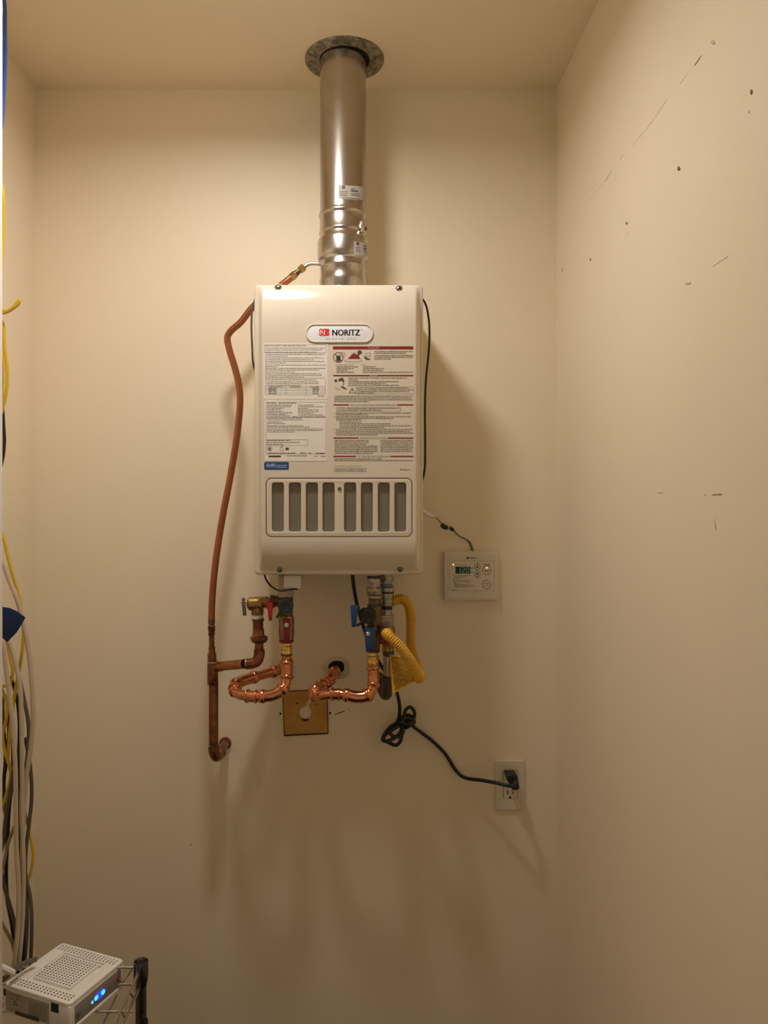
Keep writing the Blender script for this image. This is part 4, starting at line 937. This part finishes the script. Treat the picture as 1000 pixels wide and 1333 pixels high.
# ------------------------------------------------------------------ hanging cables at the left
CG = 'network cables hanging at the left wall'
def hang(name, pts, r, m, label, dy=0.0):
    return cord(name, [(a, b, y+dy) for a, b, y in pts], r, m, label, 'cable', CG, 6, 8)
Yk = -0.40
def q(pts, y): return [(a, b, y) for a, b in pts]
hang('network_cable', q([(-30,-60),(3,-10),(6.6,40),(6.6,90),(4.6,130),(1.6,165),(-6,200)], -.42), .0037, CBLUE, 'blue network cable dropping from the ceiling, outermost of the blue pair')
hang('network_cable', q([(-34,-60),(-3,-5),(2.6,50),(2.4,110),(0,150),(-8,190)], -.40), .0034, CBLUE, 'blue network cable tucked behind the other blue cable under the ceiling')
hang('network_cable', q([(-8,225),(1,240),(4,254),(4.6,285),(3.2,325),(0,360),(-8,400)], -.42), .0034, CYEL, 'yellow cable showing between the blue cables and the yellow loop')
hang('network_cable', q([(-10,396),(2,404),(9,404.6),(17,400),(23,393),(25.6,390.6),(24.6,394.5),(18,400.6),(8,406.4),(-8,408)], -.43), .0031, CYEL, 'yellow cable sticking out in a small sideways loop')
hang('network_cable', q([(-6,405),(3,420),(6,450),(9.4,485),(8.2,510),(3,532),(-6,560)], -.42), .0034, CYEL, 'yellow cable bulging outward just below the sideways loop')
hang('network_cable', q([(-6,420),(2.4,440),(4,470),(3.4,500),(1,530),(-6,560)], -.41), .0030, CYEL, 'yellow cable running behind the bulging yellow one')
hang('network_cable', q([(-8,490),(1.5,520),(5,560),(5.6,575),(3.2,598),(-6,630)], -.41), .0034, BLACK, 'black cable curving out below the bulging yellow cables')
# lower bundle
hang('network_cable', q([(-4,680),(4.6,700),(9.8,722),(16,746),(22.5,768),(27.6,790),(30.6,815),(29.6,842),(25,872),(19,905),(14,940),(10,990)], -.37), .0034, CYEL, 'yellow cable sweeping past the right of the navy strap')
hang('network_cable', q([(-6,715),(4,733),(12,755),(22,780),(30.5,812),(37,846),(41.5,890),(43,935),(40.5,970),(34.5,1010),(31,1050),(29,1110),(27,1180),(22,1262)], -.385), .0047, CBEIGE, 'thick beige cable, outermost of the bundle below the navy strap')
hang('network_cable', q([(-8,815),(3.5,838),(8,870),(13,910),(17,950),(20,1000),(20.6,1060),(21.6,1110),(24.5,1160),(23,1210),(17.5,1264)], -.40), .0045, CBEIGE, 'beige cable with printed lettering down the middle of the bundle')
hang('network_cable', q([(3,810),(12,836),(20,862),(26,895),(28,940),(28.6,1000),(29,1070),(30.6,1130),(29.4,1195),(24,1262)], -.392), .0045, CBEIGE, 'plain beige cable close beside the printed beige one')
hang('network_cable', q([(2,810),(9,835),(13.4,856),(16.5,874),(13,890),(5,893),(-8,893)], -.38), .0033, CYEL, 'yellow cable hooking leftward under the navy strap')
hang('network_cable', q([(-6,880),(2,897),(8.6,914),(7.6,940),(3.6,955),(5,972),(12,996),(14,1008),(9.6,1030),(3.4,1050),(-6,1075)], -.375), .0033, CYEL, 'yellow cable weaving in front of the dark cables')
hang('network_cable', q([(22,870),(29,900),(35,928),(37.6,950),(36.4,975),(33,1010),(29,1060)], -.36), .0040, CGREY, 'grey braided cable between the two thick beige cables')
hang('network_cable', q([(33,960),(39.4,998),(41.4,1035),(38,1072),(34,1105),(33.4,1140),(39,1166),(41.4,1195),(39.6,1266)], -.35), .0038, CGREY, 'dark grey cable along the right edge of the bundle')
hang('network_cable', q([(28,1030),(33,1060),(39,1085),(43.4,1110),(41.6,1130),(36,1150),(30,1180)], -.345), .0030, CYEL, 'thin yellow cable bowing out at the right edge of the bundle')
hang('network_cable', q([(26,1110),(32,1150),(35,1190),(34,1225),(30,1266)], -.35), .0042, CGREY, 'dark grey cable ending beside the modem')
hang('network_cable', q([(10,920),(11.6,950),(9.4,985),(3.6,1020),(-4,1060)], -.36), .0036, BLACK, 'black cable crossing behind the weaving yellow cable')
hang('network_cable', q([(17,960),(16.6,1010),(12,1050),(10,1085),(8,1130),(9,1165),(15,1200),(21,1240),(23,1266)], -.355), .0040, BLACK, 'black cable down the middle of the bundle behind the beige pair')
hang('network_cable', q([(18,1000),(13.6,1030),(8,1060),(4,1095),(-4,1130)], -.385), .0040, CGREY, 'grey cable slanting out of the bundle towards the white trim')
hang('network_cable', q([(19,1075),(10,1100),(4.6,1125),(-4,1150)], -.39), .0032, CTAN, 'tan cable slanting out of the bundle towards the white trim')
hang('network_cable', q([(-2,1120),(6,1155),(13,1180),(19.6,1205),(21,1235),(17,1266)], -.37), .0038, CGREY, 'grey cable rising from the white trim into the foot of the bundle')
hang('network_cable', q([(-2,1195),(8,1212),(16,1228),(20,1248),(20,1266)], -.38), .0032, CTAN, 'tan cable at the foot of the bundle behind the modem')
hang('network_cable', q([(14,880),(22,910),(25,940),(24,990),(23,1060),(26,1130),(31,1200),(30,1266)], -.365), .0034, BLACK, 'black cable in the dark gap between the beige pair')
hang('network_cable', q([(3,900),(4,940),(7,980),(5,1030),(9,1080),(8,1120)], -.35), .0036, IRON, 'dark cable at the far left of the bundle')
cord('shelf_cable', [(-10,1282,-.52),(8,1272,-.50),(17,1263,-.48),(32,1254,-.45),(47,1248.6,-.43)], .0048, CGREY, 'thick grey cable lying on the shelf rail behind the modem', 'cable')
cord('shelf_plug', [(-6,1255,-.52),(8,1262,-.51),(17,1266.5,-.50)], .0056, ROUT, 'short white cable end lying behind the modem', 'cable end')
# printed ticks on the lettered cable are fine print
# navy velcro strap tail
vp = [(-14,792),(2,790),(12,791.6),(22,796),(32.6,804),(27,814),(20.6,824),(9,836),(2,830),(-14,826)]
sv = mk('velcro_strap', plate([toxz(vp, -.44)[::-1]], -.4365, -.4395, .0008), VELCRO); tag(sv, 'navy blue velcro strap tail wrapped round the hanging cables', 'strap')
